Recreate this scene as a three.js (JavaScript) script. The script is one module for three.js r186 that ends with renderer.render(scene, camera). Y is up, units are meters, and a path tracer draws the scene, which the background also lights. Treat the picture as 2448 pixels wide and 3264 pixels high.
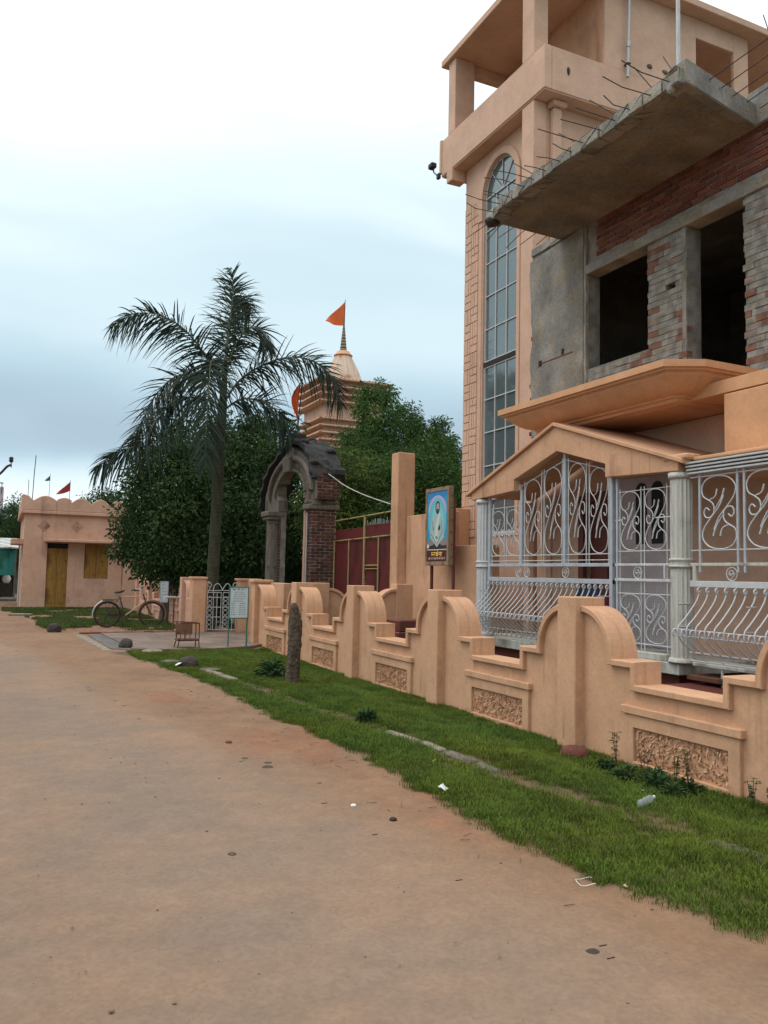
import * as THREE from 'three';
import { mergeGeometries } from 'three/addons/utils/BufferGeometryUtils.js';

// ---------------------------------------------------------------- camera, sky, sun
// world: x = metres to the right of the road, y = up, D = -z = metres along the boundary wall
const scene = new THREE.Scene();
const camera = new THREE.PerspectiveCamera(63.92, 0.75, 0.05, 900);
camera.position.set(0, 1.5, 0);
camera.rotation.order = 'YXZ';
camera.rotation.set(0.0763873, -0.436509, 0.0206191);
const renderer = new THREE.WebGLRenderer({ antialias: true });
renderer.setSize(768, 1024);
renderer.toneMapping = THREE.LinearToneMapping;
renderer.toneMappingExposure = 1.22;
renderer.shadowMap.enabled = true;
const SUN = new THREE.Vector3(-0.55, 1.1, -0.22).normalize();
const SKY_STRENGTH = 1.0, SUN_INTENSITY = 0.55;

// ---------------------------------------------------------------- random and noise
let seed = 7;
const rnd = () => { seed = (seed + 0x6D2B79F5) | 0; let t = Math.imul(seed ^ (seed >>> 15), 1 | seed); t = (t + Math.imul(t ^ (t >>> 7), 61 | t)) ^ t; return ((t ^ (t >>> 14)) >>> 0) / 4294967296; };
const rr = (a, b) => a + (b - a) * rnd();
const hash = (x, y, s) => { let h = Math.imul(x | 0, 374761393) + Math.imul(y | 0, 668265263) + Math.imul(s | 0, 974634777); h = Math.imul(h ^ (h >>> 13), 1274126177); h ^= h >>> 16; return (h >>> 0) / 4294967296; };
const sm = t => t * t * (3 - 2 * t);
const clamp = (x, a = 0, b = 1) => Math.min(b, Math.max(a, x));
const lerp = (a, b, t) => a + (b - a) * t;
const step = (a, b, x) => sm(clamp((x - a) / (b - a)));
function noise(x, y, s = 0, per = 0) {
  const xi = Math.floor(x), yi = Math.floor(y), u = sm(x - xi), v = sm(y - yi);
  const w = per ? (i => ((i % per) + per) % per) : (i => i);
  const h = (i, j) => hash(w(i), w(j), s);
  return lerp(lerp(h(xi, yi), h(xi + 1, yi), u), lerp(h(xi, yi + 1), h(xi + 1, yi + 1), u), v);
}
function fbm(x, y, s = 0, per = 0, oct = 4) {
  let a = 0.5, r = 0, n = 0;
  for (let i = 0; i < oct; i++) { r += a * noise(x, y, s + i * 17, per); n += a; a *= 0.5; x *= 2; y *= 2; per *= 2; }
  return r / n;
}
// ---------------------------------------------------------------- overcast sky
{
  const W = 1024, H = 512, data = new Float32Array(W * H * 4);
  for (let j = 0; j < H; j++) for (let i = 0; i < W; i++) {
    const el = ((j + 0.5) / H - 0.5) * Math.PI, az = ((i + 0.5) / W - 0.5) * 2 * Math.PI;
    const y = Math.sin(el), x = Math.cos(el) * Math.cos(az), z = Math.cos(el) * Math.sin(az);
    const e = Math.max(0, y);
    const px = x / (e + 0.32), pz = z / (e + 0.32);
    const n1 = fbm(px * 1.1 + 9, pz * 1.1 + 4, 3), n2 = fbm(px * 3.1 + 2, pz * 3.1 + 7, 11);
    const sd = Math.max(0, x * SUN.x + y * SUN.y + z * SUN.z);
    let l = 0.745 + 0.06 * e + 0.45 * step(0.36, 0.74, e + 0.10 * (n1 - 0.5)) + 0.62 * Math.pow(sd, 5) + 0.10 * (n1 - 0.5) + 0.05 * (n2 - 0.5);
    // heavier blue-grey cloud low down, a bright gap under it
    const cl = step(0.095, 0.145, y + 0.05 * (n2 - 0.5)) * (1 - step(0.12, 0.25, y + 0.16 * (n1 - 0.5)));
    l *= 1 - 0.29 * cl;
    const st = fbm(az * 2.2 + 0.8 * n1 + 20, el * 15 + 1.6 * n2 + 30, 15, 0, 4); l *= 1 + 0.20 * (st - 0.5) * (1 - step(0.5, 0.8, y));
    const gap = 1 - step(0.075, 0.125, y + 0.04 * (n2 - 0.5));
    l = lerp(l, 0.94, gap * 0.9);
    const sat = clamp(1.12 - l, 0, 0.5);
    const k = (j * W + i) * 4;
    const b = SKY_STRENGTH;
    data[k] = b * l * (1 - 0.62 * sat); data[k + 1] = b * l * (1.0 - (0.09 + 0.10 * cl) * sat); data[k + 2] = b * l * (1.0 + 0.16 * sat); data[k + 3] = 1;
    if (y < 0) { data[k] = 0.2; data[k + 1] = 0.18; data[k + 2] = 0.15; }
  }
  const t = new THREE.DataTexture(data, W, H, THREE.RGBAFormat, THREE.FloatType);
  t.mapping = THREE.EquirectangularReflectionMapping;
  t.magFilter = t.minFilter = THREE.LinearFilter; t.wrapS = THREE.RepeatWrapping; t.needsUpdate = true;
  scene.background = t; scene.environment = t;
}
const sun = new THREE.DirectionalLight(new THREE.Color(1, 0.95, 0.88), SUN_INTENSITY);
sun.position.copy(SUN).multiplyScalar(80).add(new THREE.Vector3(5, 0, -14));
sun.target.position.set(5, 0, -14);
sun.castShadow = true; sun.shadow.radius = 45; sun.shadow.mapSize.set(2048, 2048);
Object.assign(sun.shadow.camera, { left: -45, right: 45, top: 45, bottom: -45, near: 1, far: 200 });
scene.add(sun, sun.target);

// ---------------------------------------------------------------- textures and materials
function tex(size, fn, srgb = true) {
  const d = new Uint8Array(size * size * 4);
  for (let j = 0; j < size; j++) for (let i = 0; i < size; i++) {
    const c = fn(i / size, j / size), k = (j * size + i) * 4;
    for (let q = 0; q < 3; q++) d[k + q] = clamp(Array.isArray(c) ? c[q] : c) * 255;
    d[k + 3] = 255;
  }
  const t = new THREE.DataTexture(d, size, size, THREE.RGBAFormat);
  t.wrapS = t.wrapT = THREE.RepeatWrapping; t.magFilter = THREE.LinearFilter; t.minFilter = THREE.LinearMipmapLinearFilter; t.generateMipmaps = true;
  if (srgb) t.colorSpace = THREE.SRGBColorSpace;
  t.needsUpdate = true; return t;
}
const fPlaster = (u, v) => { const a = fbm(u * 5, v * 5, 1, 5), b = noise(u * 160, v * 160, 5, 160), c = fbm(u * 24, v * 24, 9, 24); const l = 0.85 + 0.13 * a + 0.05 * (b - 0.5) + 0.06 * (c - 0.5); return [l, l * (0.985 + 0.02 * c), l * (0.965 + 0.04 * a)]; };
const fStain = (u, v) => { const a = fbm(u * 4, v * 4, 21, 4, 5), st = fbm(u * 26, v * 3, 31, 0, 3), b = noise(u * 150, v * 150, 25, 150); const st2 = step(0.52, 0.75, a) * 0.22; const l = 0.92 - st2 - 0.12 * step(0.5, 0.8, st) + 0.07 * (b - 0.5); return [l, l * (1 - st2 * 0.15), l * (1 - st2 * 0.35)]; };
const fWall = (u, v) => { const p = fPlaster(u, v), drip = step(0.60, 0.85, fbm(u * 40, v * 2.2, 33, 0, 3)) * step(0.42, 0.65, fbm(u * 5, v * 3, 35, 0)), sp = noise(u * 210, v * 210, 37, 210) > 0.955 ? 0.10 : 0, bl = step(0.58, 0.78, fbm(u * 8, v * 8, 39, 8, 4)) * 0.07; const k = 1 - 0.13 * drip - sp - bl; return [p[0] * k, p[1] * k * (1 - 0.02 * drip), p[2] * k * (1 - 0.03 * drip)]; };
const fConc = (u, v) => { const a = fbm(u * 6, v * 6, 41, 6, 5), b = fbm(u * 60, v * 60, 45, 60, 3), p = noise(u * 90, v * 90, 49, 90); const l = 0.62 + 0.38 * a + 0.18 * (b - 0.5) - (p > 0.9 ? 0.14 : 0); const w = step(0.5, 0.7, fbm(u * 9, v * 9, 47, 9)); return [l * (1 + 0.04 * w), l, l * (1 - 0.07 * w)]; };
const fGrain = (u, v) => { const a = noise(u * 128, v * 128, 61, 128), b = fbm(u * 40, v * 40, 65, 40), c = fbm(u * 7, v * 7, 67, 7), s = hash(Math.floor(u * 512), Math.floor(v * 512), 69); const l = 0.80 + 0.16 * (a - 0.5) + 0.24 * (b - 0.5) + 0.18 * (c - 0.5) + 0.16 * (s - 0.5); return [l, l * (0.97 + 0.06 * (b - 0.5)), l * 0.96]; };
const fRoad = (u, v) => { const b = fbm(u * 50, v * 50, 165, 50, 3), c = fbm(u * 8, v * 8, 167, 8), p = noise(u * 150, v * 150, 169, 150), q = noise(u * 120, v * 120, 171, 120); const l = 0.86 + 0.10 * (b - 0.5) + 0.08 * (c - 0.5) - (p > 0.93 ? 0.10 : 0) + (q > 0.95 ? 0.08 : 0); return [l, l * (0.985 + 0.03 * (b - 0.5)), l * 0.97]; };
const fBark = (u, v) => { const a = fbm(u * 22, v * 4, 81, 0, 4), b = fbm(u * 60, v * 30, 85, 60), r = Math.pow(Math.abs(Math.sin(v * Math.PI * 8 + 3 * noise(u * 4, v * 4, 87, 4))), 8); const l = 0.6 + 0.4 * a + 0.25 * (b - 0.5) - 0.1 * r; return [l, l, l * 0.95]; };
const grey = f => (u, v) => { const c = f(u, v); return Array.isArray(c) ? c[1] : c; };
const T = {};
for (const [n, f, s] of [['plaster', fPlaster, 512], ['stain', fStain, 512], ['wall', fWall, 1024], ['conc', fConc, 512], ['grain', fGrain, 512], ['road', fRoad, 512], ['bark', fBark, 256]]) { T[n] = tex(s, f); T[n + 'B'] = tex(s, grey(f), false); }
function mat(c, o = {}) {
  const m = new (o.phys ? THREE.MeshPhysicalMaterial : THREE.MeshStandardMaterial)({ roughness: o.rough ?? 0.9, metalness: o.metal ?? 0 });
  m.color.setRGB(c[0], c[1], c[2]);
  if (o.t) {
    const s = 1 / (o.size ?? 2);
    m.map = T[o.t].clone(); m.map.repeat.set(s, s); m.map.needsUpdate = true;
    if (o.bump) { m.bumpMap = T[o.t + 'B'].clone(); m.bumpMap.repeat.set(s * (o.bs ?? 1), s * (o.bs ?? 1)); m.bumpMap.needsUpdate = true; m.bumpScale = o.bump; }
  }
  m.side = THREE.DoubleSide;
  if (o.phys) Object.assign(m, o.phys);
  if (o.vc) m.vertexColors = true;
  return m;
}
const M = {
  peach: mat([0.70, 0.405, 0.245], { t: 'wall', size: 3.1, bump: 0.007 }),
  peachPale: mat([0.72, 0.47, 0.345], { t: 'plaster', size: 3.3, bump: 0.006 }),
  peachOld: mat([0.74, 0.45, 0.325], { t: 'wall', size: 4.1, bump: 0.008 }),
  orange: mat([0.75, 0.405, 0.22], { t: 'plaster', size: 2.1, bump: 0.004 }),
  lilac: mat([0.52, 0.44, 0.45], { t: 'plaster', size: 2.1, bump: 0.004 }),
  white: mat([0.63, 0.645, 0.67], { t: 'plaster', size: 0.5, rough: 0.6 }),
  greyWhite: mat([0.47, 0.51, 0.56], { t: 'plaster', size: 0.5, rough: 0.5 }),
  ivory: mat([0.62, 0.605, 0.54], { t: 'stain', size: 1.1, rough: 0.6 }),
  marble: mat([0.56, 0.58, 0.53], { t: 'stain', size: 1.6, rough: 0.45 }),
  maroon: mat([0.16, 0.042, 0.032], { t: 'plaster', size: 1.5, rough: 0.5 }),
  gateRed: mat([0.13, 0.012, 0.010], { t: 'stain', size: 1.5, rough: 0.6 }),
  cement: mat([0.35, 0.33, 0.295], { t: 'conc', size: 1.9, bump: 0.02 }),
  cementDark: mat([0.30, 0.265, 0.215], { t: 'conc', size: 2.3, bump: 0.015 }),
  cementPale: mat([0.44, 0.41, 0.36], { t: 'conc', size: 1.3, bump: 0.02 }),
  mortar: mat([0.365, 0.345, 0.31], { t: 'conc', size: 0.8, bump: 0.02 }),
  roofStone: mat([0.055, 0.056, 0.058], { t: 'conc', size: 1.3, bump: 0.03 }),
  archPlaster: mat([0.21, 0.185, 0.15], { t: 'stain', size: 1.2, bump: 0.02 }),
  gold: mat([0.46, 0.33, 0.13], { t: 'stain', size: 1, rough: 0.5 }),
  ochre: mat([0.38, 0.19, 0.03], { t: 'stain', size: 1.3, rough: 0.7 }),
  dark: mat([0.02, 0.018, 0.018], { rough: 0.9 }),
  iron: mat([0.045, 0.035, 0.032], { rough: 0.7, t: 'grain', size: 0.3 }),
  rust: mat([0.15, 0.055, 0.03], { rough: 0.85, t: 'stain', size: 0.5 }),
  steelPipe: mat([0.55, 0.57, 0.58], { rough: 0.45, metal: 0.2, t: 'plaster', size: 0.4 }),
  bark: mat([0.20, 0.175, 0.13], { t: 'bark', size: 0.9, bump: 0.03 }),
  palmBark: mat([0.075, 0.08, 0.048], { t: 'bark', size: 0.8, bump: 0.02 }),
  stump: mat([0.15, 0.105, 0.075], { t: 'bark', size: 0.5, bump: 0.04 }),
  flag: mat([0.85, 0.16, 0.035], { t: 'plaster', size: 0.8, rough: 0.8 }),
  flagDark: mat([0.40, 0.035, 0.03], { t: 'plaster', size: 0.8, rough: 0.8 }),
  green: mat([0.03, 0.16, 0.10], { rough: 0.5 }),
  teal: mat([0.02, 0.24, 0.20], { rough: 0.7, t: 'stain', size: 2 }),
  stone: mat([0.20, 0.175, 0.145], { t: 'conc', size: 0.5, bump: 0.02 }),
  stoneDark: mat([0.07, 0.055, 0.045], { t: 'conc', size: 0.4, bump: 0.02 }),
  kerb: mat([0.36, 0.315, 0.25], { t: 'conc', size: 0.6, bump: 0.02 }),
  paving: mat([0.27, 0.205, 0.165], { t: 'conc', size: 2.4, bump: 0.01 }),
  pavingGrey: mat([0.19, 0.185, 0.185], { t: 'conc', size: 1.6, bump: 0.01 }),
  glass: mat([0.17, 0.215, 0.225], { rough: 0.05, metal: 0.5 }),
  rubber: mat([0.02, 0.02, 0.02], { rough: 0.8 }),
  chrome: mat([0.45, 0.43, 0.41], { rough: 0.35, metal: 0.6 }),
  clear: mat([0.75, 0.82, 0.84], { rough: 0.12, phys: { transmission: 0.75, thickness: 0, ior: 1.4 } }),
  paper: mat([0.75, 0.75, 0.72], { rough: 0.9 }),
};
const oldBricks = [[0.15, 0.052, 0.034], [0.12, 0.044, 0.032], [0.18, 0.072, 0.05], [0.09, 0.04, 0.034]].map(c => mat(c, { t: 'conc', size: 0.6, bump: 0.012 }));
const brickMats = [[0.29, 0.090, 0.05], [0.235, 0.070, 0.04], [0.34, 0.125, 0.075], [0.19, 0.062, 0.042], [0.27, 0.105, 0.07]].map(c => mat(c, { t: 'grain', size: 0.5, bump: 0.006 }));
const paleBrickMats = [[0.385, 0.365, 0.33], [0.375, 0.355, 0.32], [0.395, 0.375, 0.34], [0.36, 0.29, 0.25], [0.31, 0.155, 0.11]].map(c => mat(c, { t: 'conc', size: 0.5, bump: 0.015 }));

// ---------------------------------------------------------------- geometry helpers
const P = (x, y, d) => new THREE.Vector3(x, y, -d);
function prep(g) {
  if (g.index) { const q = g.toNonIndexed(); g.dispose(); g = q; }
  for (const k of Object.keys(g.attributes)) if (k !== 'position' && k !== 'normal') g.deleteAttribute(k);
  if (!g.attributes.normal) g.computeVertexNormals();
  return g;
}
function boxUV(g) {
  const p = g.attributes.position, n = g.attributes.normal, uv = new Float32Array(p.count * 2);
  for (let i = 0; i < p.count; i += 3) {
    let nx = 0, ny = 0, nz = 0;
    for (let k = 0; k < 3; k++) { nx += Math.abs(n.getX(i + k)); ny += Math.abs(n.getY(i + k)); nz += Math.abs(n.getZ(i + k)); }
    for (let k = 0; k < 3; k++) {
      const j = i + k, x = p.getX(j), y = p.getY(j), z = p.getZ(j);
      if (ny > nx && ny > nz) { uv[2 * j] = x; uv[2 * j + 1] = z; } else if (nx > nz) { uv[2 * j] = z; uv[2 * j + 1] = y; } else { uv[2 * j] = x; uv[2 * j + 1] = y; }
    }
  }
  g.setAttribute('uv', new THREE.BufferAttribute(uv, 2));
  return g;
}
// a box with small chamfers (44 triangles), corners given in x, y, D
function chamferBox(x0, x1, y0, y1, d0, d1, c = 0.006) {
  const a = [x0, y0, -d1], b = [x1, y1, -d0];
  c = Math.min(c, (x1 - x0) * 0.3, (y1 - y0) * 0.3, (d1 - d0) * 0.3);
  const V = [], N = [];
  const corner = (s, ax) => { const p = [0, 1, 2].map(i => (s[i] > 0 ? b[i] : a[i])); for (let i = 0; i < 3; i++) if (i !== ax) p[i] -= s[i] * c; return p; };
  const tri = (p, q, r, out) => {
    const u = q.map((v, i) => v - p[i]), w = r.map((v, i) => v - p[i]);
    let n = [u[1] * w[2] - u[2] * w[1], u[2] * w[0] - u[0] * w[2], u[0] * w[1] - u[1] * w[0]];
    if (n[0] * out[0] + n[1] * out[1] + n[2] * out[2] < 0) { [q, r] = [r, q]; n = n.map(v => -v); }
    const l = Math.hypot(...n) || 1; n = n.map(v => v / l);
    V.push(...p, ...q, ...r); for (let i = 0; i < 3; i++) N.push(...n);
  };
  const quad = (p, q, r, s, out) => { tri(p, q, r, out); tri(p, r, s, out); };
  for (let ax = 0; ax < 3; ax++) for (const s of [-1, 1]) {
    const o = [0, 0, 0]; o[ax] = s; const i = (ax + 1) % 3, j = (ax + 2) % 3;
    const q = [[-1, -1], [1, -1], [1, 1], [-1, 1]].map(([u, v]) => { const t = [0, 0, 0]; t[ax] = s; t[i] = u; t[j] = v; return corner(t, ax); });
    quad(...q, o);
  }
  for (let ax = 0; ax < 3; ax++) { const i = (ax + 1) % 3, j = (ax + 2) % 3;
    for (const u of [-1, 1]) for (const v of [-1, 1]) {
      const A = [0, 0, 0], B = [0, 0, 0]; A[ax] = -1; B[ax] = 1; A[i] = B[i] = u; A[j] = B[j] = v;
      const o = [0, 0, 0]; o[i] = u; o[j] = v;
      quad(corner(A, i), corner(B, i), corner(B, j), corner(A, j), o);
    } }
  for (const x of [-1, 1]) for (const y of [-1, 1]) for (const z of [-1, 1]) { const s = [x, y, z]; tri(corner(s, 0), corner(s, 1), corner(s, 2), s); }
  const g = new THREE.BufferGeometry();
  g.setAttribute('position', new THREE.Float32BufferAttribute(V, 3)); g.setAttribute('normal', new THREE.Float32BufferAttribute(N, 3));
  return g;
}
// sweep a circle along points
function sweep(pts, r, sides = 6, close = false) {
  const n = pts.length, R = typeof r === 'function' ? r : () => r, pos = [], nor = [], idx = [];
  let up = new THREE.Vector3(0, 1, 0); const t = new THREE.Vector3(), u = new THREE.Vector3(), v = new THREE.Vector3();
  for (let i = 0; i < n; i++) {
    const a = close ? pts[(i + n - 1) % n] : pts[Math.max(0, i - 1)], b = close ? pts[(i + 1) % n] : pts[Math.min(n - 1, i + 1)];
    t.subVectors(b, a).normalize();
    if (i === 0 && Math.abs(t.y) > 0.95) up.set(1, 0, 0);
    u.crossVectors(up, t); if (u.lengthSq() < 1e-6) u.set(1, 0, 0); u.normalize(); v.crossVectors(t, u).normalize(); up.copy(v);
    const rad = R(i / (n - 1));
    for (let k = 0; k < sides; k++) { const A = (k / sides) * 2 * Math.PI, cx = Math.cos(A), sy = Math.sin(A);
      const nx = u.x * cx + v.x * sy, ny = u.y * cx + v.y * sy, nz = u.z * cx + v.z * sy;
      pos.push(pts[i].x + nx * rad, pts[i].y + ny * rad, pts[i].z + nz * rad); nor.push(nx, ny, nz); }
  }
  const m = close ? n : n - 1;
  for (let i = 0; i < m; i++) for (let k = 0; k < sides; k++) { const a = i * sides + k, b = i * sides + (k + 1) % sides, c = ((i + 1) % n) * sides + k, d = ((i + 1) % n) * sides + (k + 1) % sides; idx.push(a, b, c, b, d, c); }
  if (!close) { for (let k = 1; k < sides - 1; k++) { idx.push(0, k + 1, k); const o = (n - 1) * sides; idx.push(o, o + k, o + k + 1); } }
  const g = new THREE.BufferGeometry();
  g.setAttribute('position', new THREE.Float32BufferAttribute(pos, 3)); g.setAttribute('normal', new THREE.Float32BufferAttribute(nor, 3)); g.setIndex(idx);
  return g;
}
const spline = (pts, n, closed = false) => new THREE.CatmullRomCurve3(pts, closed, 'centripetal').getPoints(n);
const ROTX = new THREE.Matrix4().makeRotationY(Math.PI / 2);
class MB {
  constructor() { this.g = []; }
  add(g) { this.g.push(prep(g)); return this; }
  box(x0, x1, y0, y1, d0, d1, c) { return this.add(chamferBox(x0, x1, y0, y1, d0, d1, c)); }
  tube(pts, r, s = 6, close = false) { return this.add(sweep(pts, r, s, close)); }
  rod(a, b, r, s = 6) { return this.add(sweep([a, b], r, s)); }
  // polygon [[D, y], ...] extruded from x0 to x1
  slabX(poly, x0, x1, bevel = 0.006, holes = []) {
    const sh = new THREE.Shape(poly.map(p => new THREE.Vector2(p[0], p[1])));
    for (const h of holes) sh.holes.push(new THREE.Path(h.map(p => new THREE.Vector2(p[0], p[1]))));
    const g = new THREE.ExtrudeGeometry(sh, { depth: x1 - x0 - 2 * bevel, bevelEnabled: bevel > 0, bevelThickness: bevel, bevelSize: bevel, bevelOffset: -bevel, bevelSegments: 1, steps: 1 });
    g.translate(0, 0, x0 + bevel); g.applyMatrix4(ROTX); return this.add(g);
  }
  // polygon [[x, y], ...] extruded from D = d0 to d1
  slabD(poly, d0, d1, bevel = 0.006, holes = []) {
    const sh = new THREE.Shape(poly.map(p => new THREE.Vector2(p[0], p[1])));
    for (const h of holes) sh.holes.push(new THREE.Path(h.map(p => new THREE.Vector2(p[0], p[1]))));
    const g = new THREE.ExtrudeGeometry(sh, { depth: d1 - d0 - 2 * bevel, bevelEnabled: bevel > 0, bevelThickness: bevel, bevelSize: bevel, bevelOffset: -bevel, bevelSegments: 1, steps: 1 });
    g.translate(0, 0, -d1 + bevel); return this.add(g);
  }
  // polygon [[x, D], ...] extruded from y0 to y1
  slabY(poly, y0, y1, bevel = 0.006) {
    const sh = new THREE.Shape(poly.map(p => new THREE.Vector2(p[0], p[1])));
    const g = new THREE.ExtrudeGeometry(sh, { depth: y1 - y0 - 2 * bevel, bevelEnabled: bevel > 0, bevelThickness: bevel, bevelSize: bevel, bevelOffset: -bevel, bevelSegments: 1, steps: 1 });
    g.rotateX(-Math.PI / 2); g.translate(0, y0 + bevel, 0); return this.add(g);
  }
  lathe(prof, x, d, seg = 16) { const g = new THREE.LatheGeometry(prof.map(p => new THREE.Vector2(p[0], p[1])), seg); g.translate(x, 0, -d); return this.add(g); }
  geo() { const g = this.g.length === 1 ? this.g[0] : mergeGeometries(this.g, false); return boxUV(g); }
  build(name, m, parent, label) { if (!this.g.length) return null; const o = new THREE.Mesh(this.geo(), m); o.name = name; (parent || scene).add(o); if (label) o.userData.label = label; return o; }
}
// lumpy pebble / rock
function rockGeo(r, sy = 0.7, s = 1, det = 2) {
  const g = new THREE.IcosahedronGeometry(r, det), p = g.attributes.position;
  for (let i = 0; i < p.count; i++) { const x = p.getX(i), y = p.getY(i), z = p.getZ(i); const k = 0.75 + 0.5 * fbm(x / r * 1.3 + s * 9 + 20, z / r * 1.3 + y / r * 1.7 + 20, s); p.setXYZ(i, x * k, y * k * sy, z * k); }
  g.computeVertexNormals(); return g;
}
// ---------------------------------------------------------------- naming
const used = {};
const numbered = n => { if (!(n in used)) { used[n] = 0; return n; } return `${n}_${String(++used[n]).padStart(3, '0')}`; };
function tag(o, label, category, group, kind) { if (label) o.userData.label = label; if (category) o.userData.category = category; if (group) o.userData.group = group; if (kind) o.userData.kind = kind; return o; }
function thing(name, label, category, group) { const o = new THREE.Group(); o.name = numbered(name); scene.add(o); return tag(o, label, category, group); }
function single(name, mb, m, label, category, group, kind) { const o = mb.build(numbered(name), m, scene); return tag(o, label, category, group, kind); }
function struct(name, mb, m, label) { const o = mb.build(numbered(name), m, scene); o.userData.kind = 'structure'; if (label) o.userData.label = label; return o; }
const sub = (name, parent) => { const o = new THREE.Group(); o.name = name; parent.add(o); return o; };
// move a thing's children so that its Group stands at the thing's base
function rebase(o, x, y, d) { o.position.set(x, y, -d); for (const c of o.children) c.position.sub(o.position); return o; }
// ================================================================ GROUND
const roadEdge = D => { const k = [[0, 2.5], [2.1, 2.42], [2.7, 2.28], [3.7, 2.12], [5, 2.02], [6.6, 1.8], [7.9, 1.58], [9.1, 1.33], [11.4, 1.05], [14.3, 0.68], [18.5, 0.05], [24, -1.2], [34, -4.5], [46, -11]]; for (let i = 1; i < k.length; i++) if (D <= k[i][0]) return lerp(k[i - 1][1], k[i][1], (D - k[i - 1][0]) / (k[i][0] - k[i - 1][0])); return -11; };
const grassEdge = D => { const k = [[0, 3.5], [2.0, 3.18], [2.6, 2.98], [3.3, 2.78], [4.5, 2.71], [7, 2.72], [8.2, 2.66], [11.5, 2.53], [13.7, 2.33], [15.6, 1.85], [20.5, 1.2], [27, 0.9], [34, -0.5], [46, -4]]; for (let i = 1; i < k.length; i++) if (D <= k[i][0]) return lerp(k[i - 1][1], k[i][1], (D - k[i - 1][0]) / (k[i][0] - k[i - 1][0])); return -4; };
const groundY = (x, D) => -0.08 * step(3.9, 4.6, x) * (1 - step(15, 17, D)) + 0.03 * (fbm(x * 1.1 + 50, D * 1.1 + 50, 77) - 0.5) * step(1.5, 3, x);
// how grassy a spot is, 0..1
function grassy(x, D) {
  const e = grassEdge(D) + 0.30 * (fbm(x * 1.7 + 30, D * 1.7 + 30, 5) - 0.5) + 0.10 * (noise(x * 9, D * 9 + 40, 6) - 0.5);
  let g = step(-0.05, 0.16, x - e);
  if (D > 15.3 && D < 20.6) { const inPave = x > 1.8 && D > 15.7 + 0.35 * (fbm(x * 1.5, D, 8) - 0.5) * (x < 4.4 ? 1 : 2) + step(3.9, 4.6, x) * 0.5; if (inPave) return 0; if (x < 2.6 && D > 16) return 0; }
  if (D >= 20.2) { g *= step(0.32, 0.55, fbm(x * 0.8 + 11, D * 0.55 + 3, 9)) * step(20.5, 22.5, D + 0.6 * (fbm(x * 2, D * 2, 4) - 0.5)); }
  g *= 0.42 + 0.58 * step(0.34, 0.52, fbm(x * 2.3 + 5, D * 2.3 + 8, 12)) ; g *= 0.55 + 0.45 * step(0.3, 0.55, fbm(x * 7 + 5, D * 7 + 8, 14));
  // thin strip along the sunken kerb and a bare patch by the wall
  const kd = Math.abs(x - kerbX(D)); if (D < 12.6) g *= 1 - 0.85 * (1 - step(0.05, 0.20, kd)) * step(0.30, 0.55, fbm(D * 0.7, 3, 13));
  return g;
}
function kerbX(D) { const k = [[0, 4.1], [3.3, 3.82], [5.3, 3.57], [6.4, 3.52], [7.9, 3.38], [9.6, 3.19], [10.3, 3.13], [11.2, 3.02], [12.1, 2.94], [15.5, 2.45]]; for (let i = 1; i < k.length; i++) if (D <= k[i][0]) return lerp(k[i - 1][1], k[i][1], (D - k[i - 1][0]) / (k[i][0] - k[i - 1][0])); return 2.4; }
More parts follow.
